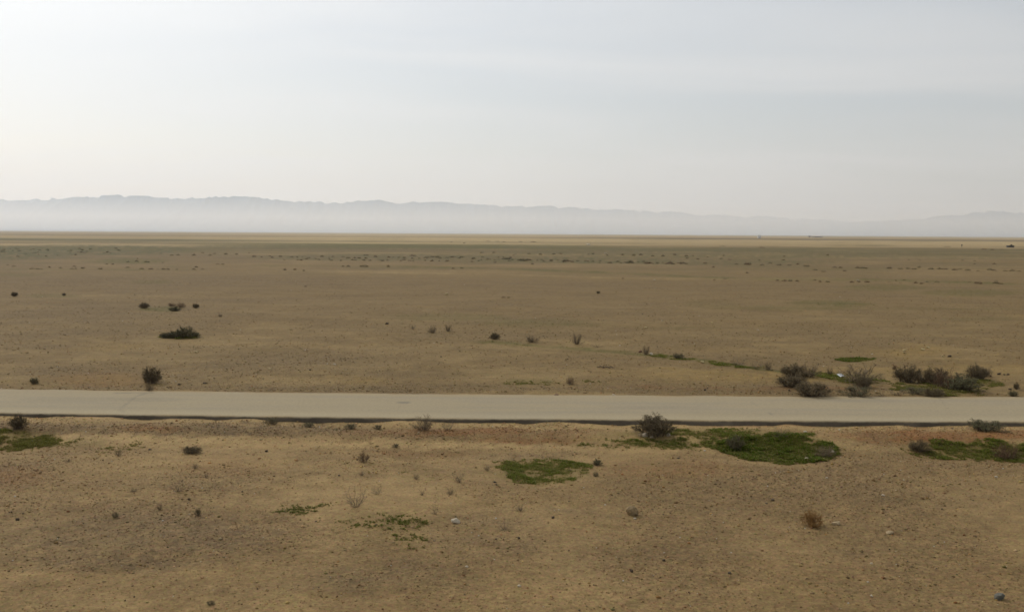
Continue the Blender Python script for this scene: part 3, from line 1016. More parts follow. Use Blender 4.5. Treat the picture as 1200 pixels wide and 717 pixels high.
# --- shrubs beyond the road
for a in [
    ('dense', 178, 449, 19, 17, 'round dark brown shrub standing alone just behind the road on the left'),
    ('twiggy', 175, 458, 9, 9, 'small grey shrub right behind the road at the foot of the round dark one'),
    ('green', 40, 450, 9, 7, 'small blue-green cushion shrub just behind the road at the far left'),
    ('green', 194, 396, 13, 6, 'low dark shrub at the left end of the isolated dark green thicket', 'shrubs of the isolated dark thicket left'),
    ('green', 204, 396, 13, 8, 'second shrub from the left in the isolated dark green thicket', 'shrubs of the isolated dark thicket left'),
    ('green', 217, 396, 19, 12, 'tallest shrub in the isolated dark green thicket', 'shrubs of the isolated dark thicket left'),
    ('green', 229, 395, 10, 6, 'small shrub at the right end of the isolated dark green thicket', 'shrubs of the isolated dark thicket left'),
    ('dense', 169, 361, 11, 6, 'dark shrub at the left end of the small row beyond the thicket'),
    ('rust', 201, 359, 9, 4, 'reddish shrub second from left in the small row beyond the thicket'),
    ('rust', 212, 360.5, 10, 6, 'pinkish-brown shrub third from left in the small row beyond the thicket'),
    ('green', 205, 364.5, 12, 5, 'flat dark green shrub in front of the small row beyond the thicket'),
    ('dense', 229.5, 361, 7, 4.5, 'dark shrub at the right end of the small row beyond the thicket'),
    ('twiggy', 258, 371, 5, 3.5, 'tiny brown shrub alone right of the small row beyond the thicket'),
    ('dense', 17, 347, 7, 4.5, 'tiny dark shrub near the left edge in the middle distance'),
    ('dense', 75, 346.5, 4, 3, 'tiny black shrub right of the one near the left edge'),
    ('sparse', 484, 385.5, 9, 6, 'faint pale tuft at the left of the faint trio in the middle of the plain'),
    ('twiggy', 507, 390, 10, 8, 'faint grey shrub in the middle of the faint trio on the plain'),
    ('twiggy', 525, 388, 9, 7, 'faint grey shrub at the right of the faint trio on the plain'),
    ('dense', 580, 397.5, 11, 7, 'small dark shrub at the centre of the plain, first of three leading right'),
    ('twiggy', 623, 401, 15, 8, 'spreading grey shrub at the centre of the plain, second of three leading right'),
    ('twiggy', 676, 403.5, 14, 12, 'roundish grey-brown shrub at the centre of the plain, largest and third of three'),
    ('twiggy', 757, 415.5, 10, 10, 'small grey shrub with a white stone at its foot on the thin green line'),
    ('green', 795, 420.5, 12, 6, 'dark grey-green shrub on the thin green line right of the white stone'),
    ('sparse', 866, 429.5, 17, 10, 'grey see-through shrub toward the right end of the thin green line'),
    ('sparse', 887, 432.5, 14, 8, 'pale see-through low shrub at the end of the thin green line'),
    ('twiggy', 900, 433.5, 10, 9, 'small dark grey shrub just left of the right-hand shrub group'),
    ('rust', 668, 450.5, 9, 9, 'rust-brown upright tuft behind the road near the centre'),
    ('dense', 929, 441, 21, 13, 'brown shrub at the upper left of the group behind the road'),
    ('twiggy', 948, 441, 20, 14, 'grey-brown open shrub right of the upper left brown one behind the road'),
    ('dense', 929, 453, 27, 13, 'wide brown shrub in the middle row left of the group behind the road'),
    ('dense', 951, 464, 29, 15, 'dark brown shrub touching the far road edge'),
    ('twiggy', 972, 439, 9, 8, 'small greyish shrub left of the white sheet on the green strip'),
    ('twiggy', 1007, 447, 34, 19, 'big grey-brown open shrub right of the white sheet'),
    ('dense', 1012, 454, 15, 12, 'dark lower clump at the foot of the big open grey-brown shrub'),
    ('low', 1004, 464, 25, 11, 'grey low shrub at the far road edge below the big open shrub'),
    ('sparse', 1033, 464, 19, 9, 'thin grey-green stalks at the far road edge right of the grey low shrub'),
    ('sparse', 1052, 463, 22, 9, 'thin grey stalks at the far road edge left of the dark thicket'),
    ('dense', 1064, 447.5, 24, 17, 'dark grey shrub at the left end of the long thicket behind the road'),
    ('twiggy', 1083, 449, 22, 16, 'grey shrub second from left in the long thicket behind the road'),
    ('dense', 1097, 449.5, 20, 17, 'brown shrub in the middle of the long thicket behind the road'),
    ('rust', 1110, 455, 24, 20, 'tallest reddish-brown shrub in the long thicket behind the road'),
    ('green', 1129, 458, 26, 18, 'grey-green shrub at the front right of the long thicket behind the road'),
    ('dense', 1145, 445, 19, 16, 'brown upright shrub standing behind the right end of the long thicket'),
    ('twiggy', 1154, 441, 14, 11, 'small brown spreading shrub, rearmost at the right of the long thicket'),
    ('dense', 1094, 464.5, 17, 9, 'small dark brown shrub at the far road edge under the long thicket'),
    ('low', 1072, 461, 18, 7, 'grey-green low shrub between the long thicket and the road'),
    ('rust', 1048, 433, 6, 6, 'tiny reddish shrub up and left of the long thicket'),
    ('dense', 1191, 456, 6, 7, 'tiny dark upright shrub near the right edge behind the road'),
    ('green', 1187, 464, 10, 6, 'grey-green tuft at the far road edge near the right edge'),
    ('sparse', 999, 421, 4, 5, 'single dark stalk on the narrow green strip above the white sheet'),
    ('sparse', 700, 407, 14, 5, 'faint pale tuft right of the roundish grey-brown shrub'),
    ('dense', 701, 344.5, 4, 2.5, 'tiny dark speck of a shrub alone on the bare middle plain'),
]:
    shrub(*a)


# --- far rows of shrubs: single small crowns, shared by many copies
def far_meshes():
    out = []
    for k in range(8):
        rr = random.Random(500 + k)
        V, F = [], []
        for _ in range(170):
            a, r = rr.uniform(0, 6.283), math.sqrt(rr.random()) * .5
            hz = .62 * math.sqrt(max(0, 1 - (r / .52) ** 2)) * (.75 + .35 * math.sin(a * 2 + k) + rr.uniform(-.1, .1))
            z = hz * rr.uniform(.1, 1)
            leaf_quad(V, F, Vector((math.cos(a) * r, math.sin(a) * r, z)), .13 * rr.uniform(.6, 1.3), rr)
        out.append(mesh_from('far_shrub', V, F, [M_LEAFD, M_DTWIG, M_LEAFD, M_RUST][k % 4]))
    return out


FAR = far_meshes()


def far_shrub(px, py, w, h, label, group, k=None):
    x, y, z = G(px, py)
    d = math.hypot(y, CAM_H)
    o = link('far_shrub', FAR[random.randrange(8) if k is None else k])
    o.location = (x, y, z - 0.02)
    o.rotation_euler = (0, 0, random.uniform(0, 6.28))
    o.scale = (w * d / F_PX, w * d / F_PX, h * d / F_PX * 1.5)
    tag(o, label, 'shrub', group)


row = ('small dark shrub in the straight dotted row across the left part of the plain', 'dotted row of small shrubs far left')
for px, py, w, h in [(16, 312.5, 5, 2), (38, 315.2, 6, 2.4), (44, 315.6, 4, 2), (48, 315.8, 5, 1.8), (9, 311, 3, 1.4), (58, 313.6, 3.5, 2), (71, 314.3, 4, 2.2), (84, 315.4, 5, 2.2),
                     (87, 312.6, 4, 2), (89, 315, 3, 1.6), (97, 314.8, 5, 2.4), (117.5, 315.6, 5.5, 2.4), (149.5, 314, 5, 2.2), (166, 315.7, 6, 2.4), (177, 315.7, 6, 2), (185, 316, 4, 1.4),
                     (191.5, 315.8, 5, 2.6), (197, 316, 4, 2), (207, 316, 3, 1.4), (227, 316, 4, 2.4), (230, 313.3, 4, 2.2), (237.5, 316, 4, 2.2), (125, 310, 3, 1.8), (132, 310, 3, 2),
                     (334, 316.5, 3.5, 3), (345.5, 316.3, 4, 2.4), (333, 305, 3, 1.6)]:
    far_shrub(px, py, w, h, *row)
row = ('small dark shrub on the thin green line below the left scrub belt', 'shrubs on the thin green line far left')
for px, py, w, h in [(150, 307.2, 4, 2), (160, 306.5, 5, 2.2), (172, 307.2, 6, 2.2), (161, 303.5, 3, 1.6), (255, 310, 5, 2), (261, 310, 4, 1.6), (191, 308, 3, 1.2)]:
    far_shrub(px, py, w, h, *row)
row = ('dark shrub on the pale strip below the middle scrub belt', 'shrubs below the middle scrub belt')
for px, py, w, h in [(402, 312.5, 4, 2), (408, 312.6, 5, 2.4), (427, 312.8, 10, 3.2), (455, 312.8, 4, 3), (424, 311.8, 5, 2), (531, 315, 4, 2), (541, 314.6, 4, 2), (553, 307.2, 3.5, 2.2),
                     (580, 308, 3.5, 2), (624, 309.5, 4, 2.4), (356, 317.5, 3, 2), (358, 336, 3, 2), (730, 326.6, 3, 1.6), (837, 328, 4, 1.8), (849.5, 327.3, 4, 2), (875.5, 320.3, 4.5, 2.6), (836, 313.5, 4, 2),
                     (590, 348.6, 6, 2.4), (596, 349, 4, 2)]:
    far_shrub(px, py, w, h, *row)
row = ('dark shrub among the dense dotted belt across the middle of the far plain', 'shrubs of the far middle scrub belt')
rr = random.Random(3)
belt = [(300 + i * 7.6 + rr.uniform(-4, 4), 301.3 + i * .035 + rr.uniform(-.9, 1.1)) for i in range(40)]
belt += [(345 + i * 8 + rr.uniform(-5, 5), 304.2 + i * .1 + rr.uniform(-.8, .9)) for i in range(24)]
belt += [(560 + i * 5.2 + rr.uniform(-3, 3), 304.5 + i * .09 + rr.uniform(-1.0, 1.4)) for i in range(48)]
belt += [(190 + i * 11 + rr.uniform(-5, 5), 298.0 + rr.uniform(-1.2, 2.0)) for i in range(10)]
belt += [(570 + i * 13 + rr.uniform(-6, 6), 297.8 + i * .12 + rr.uniform(-1.8, 1.8)) for i in range(22)]
for px, py in belt:
    w = rr.uniform(2.4, 5.0)
    part = 'left' if px < 450 else ('middle' if px < 640 else 'right')
    lvl = 'sparse upper row' if py < 300.5 else 'dense dotted line'
    far_shrub(px, py, w, w * rr.uniform(.38, .6), 'dark shrub, %s part of the %s in the central far scrub belt' % (part, lvl), '%s shrubs, %s of central far belt' % (part, lvl))
for px, py, w, h in [(530, 301.8, 12, 2.8), (512, 301.8, 8, 2.4), (484, 300.4, 8, 2.6), (593, 303.8, 12, 3), (500, 302, 8, 2), (429, 299.5, 6, 2.2), (613, 305.5, 14, 3.2), (664, 306.5, 12, 3.5),
                     (876, 310.5, 9, 4), (738, 308.4, 10, 3.2), (760, 309, 12, 3.2), (785, 309.5, 12, 3.4), (800, 309, 8, 3)]:
    far_shrub(px, py, w, h, *row)
row = ('reddish-dark shrub in the upper dotted row across the right part of the plain', 'upper dotted shrub row far right')
for px, py, w, h in [(805, 303, 4, 2), (818, 304, 4, 1.8), (826, 309, 5, 2.6), (845, 303.5, 5, 1.8), (855, 304.5, 5, 2), (863, 310, 5, 2.4), (890, 305.5, 4, 1.8), (893, 311, 5, 2.2), (902, 309, 6, 2), (913, 311, 6, 2.4),
                     (918, 305, 4, 1.6), (925, 311.5, 5, 2.2), (935, 310, 4, 2), (945, 312.3, 8, 2.4), (955, 316.5, 5, 2), (965, 318.5, 6, 1.6), (978, 313.8, 6, 2.6), (985, 314.2, 5, 2), (990, 317.8, 5, 1.8), (1005, 314.2, 6, 2.4),
                     (1011, 314.5, 6, 2.6), (1015, 314.8, 4, 2), (1042, 314.8, 7, 2.8), (1055, 315.5, 6, 2.4), (1064, 315, 5, 2.4), (1071, 315.6, 7, 2.2), (1077, 313.8, 5, 2.6), (1091, 315.6, 7, 3), (1101, 315.6, 6, 2.4), (1107, 316, 7, 2.4),
                     (1119, 316.6, 7, 2.6), (1125, 316.2, 5, 2), (1134, 317, 7, 2.6), (1146, 318, 4, 1.6), (1160, 316.6, 7, 3), (1165, 317.3, 5, 2), (1178, 317.8, 5, 1.8), (1186, 317.6, 7, 2.4), (1194, 318.4, 5, 2), (1128, 305.5, 3, 1.4), (1142, 306, 3, 1.4), (1142, 309.5, 3, 1.4), (1165, 309.5, 5, 1.6), (1065, 304.8, 3, 1.6), (1078, 305, 3, 1.6), (970, 299, 3, 1.8), (919, 300.6, 3, 1.6)]:
    far_shrub(px, py, w, h, *row)
row = ('dark shrub in the lower dotted row across the right part of the plain', 'lower dotted shrub row far right')
for px, py, w, h in [(911, 329, 4, 2.2), (919, 329.6, 7, 2.6), (926, 329.4, 5, 3), (934, 330, 5, 2.6), (955, 328.6, 4, 2), (961, 330.4, 4, 2.6), (970, 330.6, 5, 2), (998, 331, 6, 2.2), (1007, 330.8, 3.5, 2.2), (1016, 331, 6, 2.6),
                     (1028, 325.6, 3, 1.6), (1042, 330.5, 4, 1.4), (1073, 332, 6, 2.4), (1080, 332.6, 4, 2.2), (1086, 330.6, 4, 1.6), (1098, 330.8, 6, 2.2), (1060, 328.6, 4, 1.4), (1136, 331, 4, 1.4), (1146, 332.5, 9, 4.4), (1167, 332.6, 7, 5), (1172, 332.9, 6, 2.4), (1050, 329, 3, 1.4)]:
    far_shrub(px, py, w, h, *row)
row = ('dark bush in the scrubby olive belt at the far left edge', 'bushes of the scrubby belt far left edge')
for i in range(46):
    px = -6 + rr.random() ** 1.2 * 150
    py = 291.5 + rr.random() * (12.5 - px * .055)
    w = rr.uniform(2.2, 4.8)
    far_shrub(px, py, w, w * .42, *row)
row = ('tiny dark bush on the pale distant strips near the horizon', 'tiny bushes near the horizon')
for px, py, w, h in [(529, 284, 2.5, 1.2), (544, 285, 2.5, 1.5), (572, 283, 6, 1), (583, 283.3, 5, 1), (590, 283.5, 5, 1), (625, 283.6, 8, 1.1), (610, 283.4, 5, 1.0), (847, 289, 8, 1.6), (893, 290.5, 7, 1.4), (1153, 292.6, 6, 1.3), (1163, 292.8, 5, 1.3), (1174, 292.9, 5, 1.1), (1110, 289.3, 8, .9)]:
    far_shrub(px, py, w, h, *row)


# ------------------------------------------------------------------ green herb patches
def inside(polys, X, Y):
    r = np.zeros(len(X), bool)
    for cx, cy, rx, ry in polys:
        r |= ((X - cx) / rx) ** 2 + ((Y - cy) / ry) ** 2 < 1
    return r


def herb_patch(name, label, ells, n_clump, mats, hgt=(.03, .09), leaves=16, sp=.09, thr=-.1, ell_scale=1.0, cat='weeds', seed=0, tufts=0):
    """low weeds: clumps of leaf blades over the given ellipses (photo pixels turned into ground points)"""
    rg = np.random.default_rng(900 + seed)
    wpx = []
    for e in ells:
        zc = G(e[0], e[1])[2]
        c = flat(e[0], e[1], zc)
        ex = flat(e[0] + e[2], e[1], zc)
        a = flat(e[0], e[1] + e[3], zc)
        b = flat(e[0], e[1] - e[3], zc)
        wpx.append((c[0], (a[1] + b[1]) / 2, abs(ex[0] - c[0]) * ell_scale, abs(a[1] - b[1]) / 2 * ell_scale))
    area = np.array([w[2] * w[3] for w in wpx])
    pick = rg.choice(len(wpx), n_clump * 4, p=area / area.sum())
    wp = np.array(wpx)[pick]
    a, r = rg.random(len(pick)) * 6.283, 1.12 * np.sqrt(rg.random(len(pick)))
    rim = 1 + .28 * fbm(np.cos(a) * 2.2 + pick * 5, np.sin(a) * 2.2, 3, 77 + seed)
    X = wp[:, 0] + np.cos(a) * r * rim * wp[:, 2]
    Y = wp[:, 1] + np.sin(a) * r * rim * wp[:, 3]
    nn = fbm(X * 1.6, Y * 1.6, 4, 55 + seed) + .7 * fbm(X * 5, Y * 5, 2, 56 + seed)
    k = nn - 1.0 * np.clip(r - .5, 0, 1) + .9 * rg.random(len(r)) - .42 > thr
    k &= (Y < near_edge(X) - .3) | (Y > far_edge(X) + .1)
    X, Y, nn = X[k][:n_clump], Y[k][:n_clump], nn[k][:n_clump]
    if tufts:                                   # separate little cushions, wider than deep
        t = rg.integers(0, min(tufts, len(X)), n_clump)
        sz = (.03 + .11 * rg.random(tufts) ** 1.5)[t % tufts]
        X, Y, nn = X[t] + rg.normal(0, 1.3, n_clump) * sz, Y[t] + rg.normal(0, .8, n_clump) * sz, np.full(n_clump, .2)
    n = len(X)
    Z = H(X, Y)
    cs = .75 * (.4 + .9 * rg.random(n)) * (0.7 + .6 * np.clip(nn + .3, 0, 1))
    hh = .55 * (hgt[0] + (hgt[1] - hgt[0]) * rg.random(n)) * (0.7 + .7 * np.clip(nn + .2, 0, 1))
    # each blade a bent diamond
    M = n * leaves
    ci = np.repeat(np.arange(n), leaves)
    az = rg.random(M) * 6.283
    rad = rg.random(M) * sp * cs[ci] * .8
    bx, by = X[ci] + np.cos(az) * rad, Y[ci] + np.sin(az) * rad
    bz = Z[ci] + rg.random(M) * hh[ci] * .4 - .005
    az2 = az + rg.normal(0, .8, M)
    ln = hh[ci] * (.6 + .7 * rg.random(M))
    out = ln * (.4 + .7 * rg.random(M))
    tx, ty, tz = bx + np.cos(az2) * out, by + np.sin(az2) * out, bz + ln * (.35 + .6 * rg.random(M))
    wd = ln * .28
    sx, sy = -np.sin(az2) * wd, np.cos(az2) * wd
    mx, my, mz = (bx + tx) / 2, (by + ty) / 2, (bz + tz) / 2 + ln * .12
    V = np.stack([np.stack([bx, by, bz], 1), np.stack([mx + sx, my + sy, mz], 1), np.stack([tx, ty, tz], 1), np.stack([mx - sx, my - sy, mz], 1)], 1).reshape(-1, 3)
    F = (np.array([[0, 1, 2, 3]])[None] + 4 * np.arange(M)[:, None, None]).reshape(-1, 4)
    tone = np.clip(rg.normal(.5 + .55 * nn, .18, n), 0, 1)[ci]
    dry = (rg.random(M) < .16 + .22 * (nn[ci] < 0.15))
    c0, c1 = np.array(mats[0]), np.array(mats[1])
    C = c0[None] * tone[:, None] + c1[None] * (1 - tone[:, None])
    C = np.where(dry[:, None], np.array([.23, .18, .06]), C) * np.exp(rg.normal(0, .15, M))[:, None]
    me = mesh_from(name, V, F, M_HERBATTR)
    vcol(me, 'tone', np.repeat(np.clip(C, .01, .5), 4, 0))
    return tag(link(name, me), label, cat, kind='stuff')


M_HERBATTR, _t, _b = attr_mat('herb_leaf', 'tone', .12, 20)
_tr = nd(_t, 'ShaderNodeBsdfTranslucent')
_ms = nd(_t, 'ShaderNodeMixShader')
_ms.inputs[0].default_value = .45
_t.links.new(_b.inputs['Base Color'].links[0].from_socket, _tr.inputs[0])
_t.links.new(_b.outputs[0], _ms.inputs[1])
_t.links.new(_tr.outputs[0], _ms.inputs[2])
_t.links.new(_ms.outputs[0], [n for n in _t.nodes if n.type == 'OUTPUT_MATERIAL'][0].inputs[0])
_b.inputs['Roughness'].default_value = .75
DEEP = ((.088, .120, .012), (.140, .160, .022))
OLIV = ((.150, .148, .026), (.210, .176, .050))
MIDG = ((.130, .155, .020), (.195, .180, .038))
herb_patch('green_weeds', 'lush deep green oval of low weeds filling the biggest hollow below the road',
           [(912, 529, 60, 10.5), (880, 519, 34, 6), (945, 531, 32, 8), (935, 516, 14, 4)], 10000, DEEP, (.05, .14), 14, .09, -.6, seed=1)
herb_patch('green_weeds', 'narrow olive green strip of weeds from the large dark shrub to the deep green oval',
           [(770, 519.5, 78, 4), (850, 511, 66, 6.5), (905, 509.5, 40, 4), (815, 507, 40, 3.5), (925, 514, 18, 4)], 5600, MIDG, (.03, .09), 12, .08, -.24, seed=2)
herb_patch('green_weeds', 'patchy green and straw-coloured weeds in the long hollow at the right edge below the road',
           [(1110, 528, 42, 6), (1150, 530, 50, 7.5), (1200, 528, 40, 9), (1090, 524, 26, 4)], 5600, MIDG, (.04, .10), 12, .08, -.18, seed=3)
herb_patch('green_weeds', 'olive green weedy patch around the dark upright shrub at the far left edge',
           [(5, 515, 60, 7), (35, 513, 34, 5), (-30, 515, 40, 8)], 4200, OLIV, (.03, .09), 12, .08, -.22, seed=4)
herb_patch('green_weeds', 'square patch of mid green weeds on bare soil in the centre foreground',
           [(640, 552, 40, 12), (612, 546, 30, 8), (668, 549, 24, 8), (640, 562, 34, 5), (606, 555, 12, 6)], 5200, MIDG, (.03, .08), 12, .07, -.30, seed=5)
herb_patch('scattered_weeds', 'scattered small green weed tufts around and below the tall sparse stalks',
           [(447, 610, 42, 9), (470, 614, 26, 8), (415, 615, 20, 4), (478, 629, 24, 7), (500, 640, 14, 3)], 420, ((.115, .130, .018), (.16, .155, .034)), (.03, .07), 14, .05, -.6, seed=6, tufts=70)
herb_patch('scattered_weeds', 'short broken line of small green tufts in the left foreground',
           [(345, 598, 26, 4.5), (380, 592, 16, 4), (352, 594, 20, 3)], 230, ((.105, .124, .018), (.15, .145, .034)), (.03, .07), 14, .05, -.6, seed=7, tufts=26)
herb_patch('scattered_weeds', 'sparse green tufts below the road beside the far left weedy patch',
           [(145, 525, 24, 6), (160, 520, 12, 3), (75, 520, 18, 4)], 240, OLIV, (.03, .07), 14, .05, -.6, seed=8, tufts=26)
herb_patch('scattered_weeds', 'faint grey-green tufts on bare soil above the tall sparse stalks',
           [(440, 552, 26, 3), (488, 552, 20, 3), (505, 560, 14, 4)], 70, OLIV, (.02, .05), 12, .04, -.6, seed=9, tufts=16)
herb_patch('scattered_weeds', 'sparse green tufts just behind the road near the centre',
           [(620, 448, 34, 3), (608, 449, 14, 2), (700, 447, 18, 2)], 240, OLIV, (.04, .09), 12, .07, -.6, seed=10, tufts=26)
herb_patch('green_weeds', 'thin green carpet of weeds under the long thicket behind the road',
           [(1100, 455, 50, 6), (1125, 460, 30, 4), (1150, 449, 22, 4)], 2600, OLIV, (.04, .12), 12, .13, -.1, seed=11)
herb_patch('green_weeds', 'green strip of weeds with the white sheet lying on it',
           [(977, 442, 22, 5), (1012, 446, 28, 3.5)], 1300, MIDG, (.04, .12), 12, .13, -.15, seed=12)
herb_patch('green_weeds', 'narrow isolated green strip of weeds beyond the white sheet',
           [(1000, 422.5, 20, 1.8)], 700, DEEP, (.06, .14), 12, .15, -.4, seed=13)
herb_patch('green_weeds', 'thin diagonal line of green weeds leading to the shrub group behind the road',
           [(775, 417.5, 14, 1.6), (800, 421, 14, 1.8), (825, 424, 14, 1.4), (850, 427, 14, 1.4), (878, 431, 16, 1.4)], 900, MIDG, (.04, .12), 10, .14, -.1, seed=14)
herb_patch('green_weeds', 'small dark green carpet under the isolated thicket on the left',
           [(210, 395, 21, 1.6)], 420, MIDG, (.08, .16), 12, .2, -.2, seed=15)

# ------------------------------------------------------------------ single stones and litter
for a in [
    ('white', 534, 612, 12, 7, 'pale white block-shaped stone in the centre foreground'),
    ('brown', 740.5, 603, 15, 12, 'large brown boulder with a pale top alone right of centre foreground'),
    ('tan', 979, 614.5, 15, 6, 'long tan stone right beside the golden-brown dry tussock'),
    ('tan', 1042, 624.5, 10, 3.5, 'flat tan slab stone right of the golden-brown tussock'),
    ('grey', 1171.5, 702, 13, 9, 'blue-grey stone near the bottom right corner'),
    ('white', 1021, 698.5, 4, 3, 'small white pebble at the bottom left of the blue-grey stone'),
    ('dark', 648, 607, 4, 3, 'small black stone right of the pale dry fan'),
    ('dark', 740, 670, 5, 4, 'small black stone in the lower foreground under the boulder'),
    ('dark', 778, 657, 4, 3, 'small black stone lower right of the boulder'),
    ('dark', 905.5, 586.5, 5, 2.6, 'small black stone above and left of the golden-brown tussock'),
    ('dark', 608, 631, 4, 3, 'small black stone below the pale dry fan'),
    ('dark', 855, 671.5, 6, 2.6, 'flat dark stone in the lower right foreground'),
    ('dark', 21, 609.5, 5, 3.5, 'small black stone in the left foreground'),
    ('dark', 221.5, 585.5, 4, 2.6, 'small black stone between the pale stalks and the yellowish weed'),
    ('dark', 312.5, 529, 4, 3, 'small black stone on bare soil right of the flat dry shrub'),
    ('white', 755, 512.5, 9, 6, 'big white stone at the left foot of the large dark shrub'),
    ('tan', 750, 513.5, 8, 5, 'cream-coloured stone leaning on the big white stone under the large dark shrub'),
    ('white', 783, 511.5, 6, 5, 'white stone at the right foot of the large dark shrub'),
    ('white', 764, 516, 5, 2, 'small pale stone in front of the large dark shrub'),
    ('white', 943.5, 506, 5, 2, 'small white stone between the road and the deep green oval'),
    ('white', 975.5, 532.5, 5, 4, 'white stone at the right tip of the deep green oval'),
    ('white', 945.5, 538.5, 6, 3.4, 'whitish stone at the lower rim of the deep green oval'),
    ('white', 1167.5, 559.5, 4, 2.6, 'small white stone on bare soil below the rust-brown shrub'),
    ('white', 968.5, 560, 4, 2, 'small white stone on bare soil below the deep green oval'),
    ('white', 547, 664.5, 4, 2.4, 'small white stone low in the foreground left of centre'),
    ('white', 608, 686.5, 5, 3, 'small white stone low in the foreground at the centre'),
    ('white', 1035, 581, 4, 2.4, 'small pale stone on bare soil above the flat tan slab'),
    ('white', 1021, 660, 4, 2, 'tiny pale stone left of the blue-grey stone, higher up'),
    ('white', 744, 608, 4, 2, 'tiny pale pebble just below the big boulder'),
    ('yellow', 823, 425, 5, 3, 'yellowish stone on the thin diagonal green line'),
    ('white', 763, 416, 5, 4.5, 'white stone at the foot of the small grey shrub on the green line'),
    ('red', 750, 412.5, 5, 2.5, 'reddish stone left of the white stone on the green line'),
    ('white', 719, 463.2, 5, 2.2, 'small white stone on the far road edge right of centre'),
    ('red', 651.5, 463, 7, 2, 'flat dark red stone on the far road edge at the centre'),
    ('dark', 454, 380, 5, 2.6, 'small black rock alone in the middle of the plain'),
    ('yellow', 523, 345.5, 5, 3, 'yellowish rock alone on the middle plain'),
    ('yellow', 229.5, 413.2, 5, 2.6, 'small cream stone below the isolated dark thicket'),
    ('yellow', 224, 413.4, 3, 2, 'tiny cream stone left of the small cream stone under the thicket'),
    ('yellow', 316, 432.5, 5, 2, 'cream stone on bare plain behind the road, left of centre'),
    ('white', 392, 427.2, 4, 2, 'tiny white stone on bare plain behind the road, left of centre'),
    ('dark', 363.5, 433.6, 3.4, 2, 'tiny black stone between two pale ones behind the road'),
    ('white', 888, 387.2, 4, 1.6, 'tiny white stone far out above the shrub group'),
    ('white', 207, 395.8, 4, 2, 'white stone at the foot of the isolated dark thicket'),
    ('yellow', 1060, 411, 5, 2.4, 'leftmost cream stone on the yellow patch beyond the thicket'),
    ('yellow', 1081, 410, 5, 2.4, 'cream stone in the middle of the yellow patch beyond the thicket'),
    ('yellow', 1087, 407.5, 6, 2, 'topmost cream stone on the yellow patch beyond the thicket'),
    ('yellow', 1059.5, 414, 5, 2.6, 'largest cream stone low on the left of the yellow patch'),
    ('yellow', 1105, 417.8, 4, 2.2, 'cream stone at the right end of the yellow patch'),
    ('dark', 1113, 418, 5, 2.6, 'brown-black stone right of the yellow patch'),
    ('dark', 1171, 438.8, 5, 2.6, 'dark stone right of the rearmost thicket shrub', ),
    ('dark', 1177, 439.3, 4, 2, 'small dark stone in the middle of three right of the thicket'),
    ('dark', 1181.5, 439.3, 4, 2, 'small dark stone at the right of three beside the thicket'),
    ('dark', 1183.5, 456.5, 5, 2.4, 'flat dark stone near the tiny dark upright shrub at the right edge'),
    ('red', 1161, 441, 4, 2.4, 'reddish stone at the foot of the rearmost thicket shrub'),
    ('dark', 925, 457.8, 4, 2.4, 'small black stone just behind the road left of the dark brown shrub'),
    ('dark', 826, 457.5, 4, 3, 'small black stone behind the road above the middle of the empty stretch'),
    ('white', 921, 432, 2.5, 2, 'tiny white stone behind the brown shrub group'),
    ('white', 1134.5, 452.5, 4, 3.5, 'whitish stone inside the front of the long thicket'),
    ('dark', 562, 488.2, 4, 2.4, 'small dark stone lying on the road surface near its front edge'),
    ('dark', 210, 451, 4, 2, 'tiny dark stone behind the road right of the round dark shrub'),
    ('dark', 240, 449.2, 6, 2, 'flat dark clod behind the road right of the round dark shrub'),
    ('yellow', 834, 378.2, 3, 1.4, 'faint pale stone far out on the right middle plain'),
    ('yellow', 756.5, 384.2, 4, 1.8, 'faint yellowish stone far out at the middle of the plain'),
    ('white', 1005, 329.4, 3, 2, 'white speck of a stone in the lower dotted shrub row'),
    ('white', 767, 328, 3, 1.6, 'pinkish white speck of a stone beyond the thin green line'),
    ('white', 709, 297.4, 3, 2.4, 'white speck near the far scrub belt at the middle'),
    ('white', 689, 287.2, 7, 2.4, 'pale heap of earth on the distant light strip near the middle'),
]:
    rock(*a[:5], a[5])

# small dark stones of the near field that one can pick out only as specks
rr = random.Random(21)
for i in range(30):
    px, py = rr.uniform(10, 1190), rr.uniform(535, 712)
    rock('dark' if rr.random() < .6 else 'red', px, py, rr.uniform(1.8, 3.4), rr.uniform(1.3, 2.2),
         'tiny dark speck of a stone on the bare foreground soil', 'tiny dark stones of the foreground')


def litter(px, py, w, d_m, label, seed):
    """crumpled sheet of white plastic"""
    x, y, z = G(px, py)
    wm = w * math.hypot(y, CAM_H) / F_PX
    n = 9
    V, F = [], []
    rg = random.Random(seed)
    for j in range(n):
        for i in range(n):
            u, v = i / (n - 1) - .5, j / (n - 1) - .5
            V.append((u * wm + rg.uniform(-.02, .02), v * d_m + rg.uniform(-.02, .02), .05 + rg.uniform(0, .09) * (1 - 2 * abs(u)) + .05 * v))
    for j in range(n - 1):
        for i in range(n - 1):
            a = j * n + i
            F.append((a, a + 1, a + n + 1, a + n))
    me = mesh_from('plastic_sheet', V, F, M_LIT)
    o = link('plastic_sheet', me)
    md = o.modifiers.new('thickness', 'SOLIDIFY')
    md.thickness = .006
    o.location = (x, y, z + .02)
    tag(o, label, 'litter')


litter(986, 441.5, 6.5, .5, 'crumpled white plastic sheet on the green strip left of the big open shrub', 4)


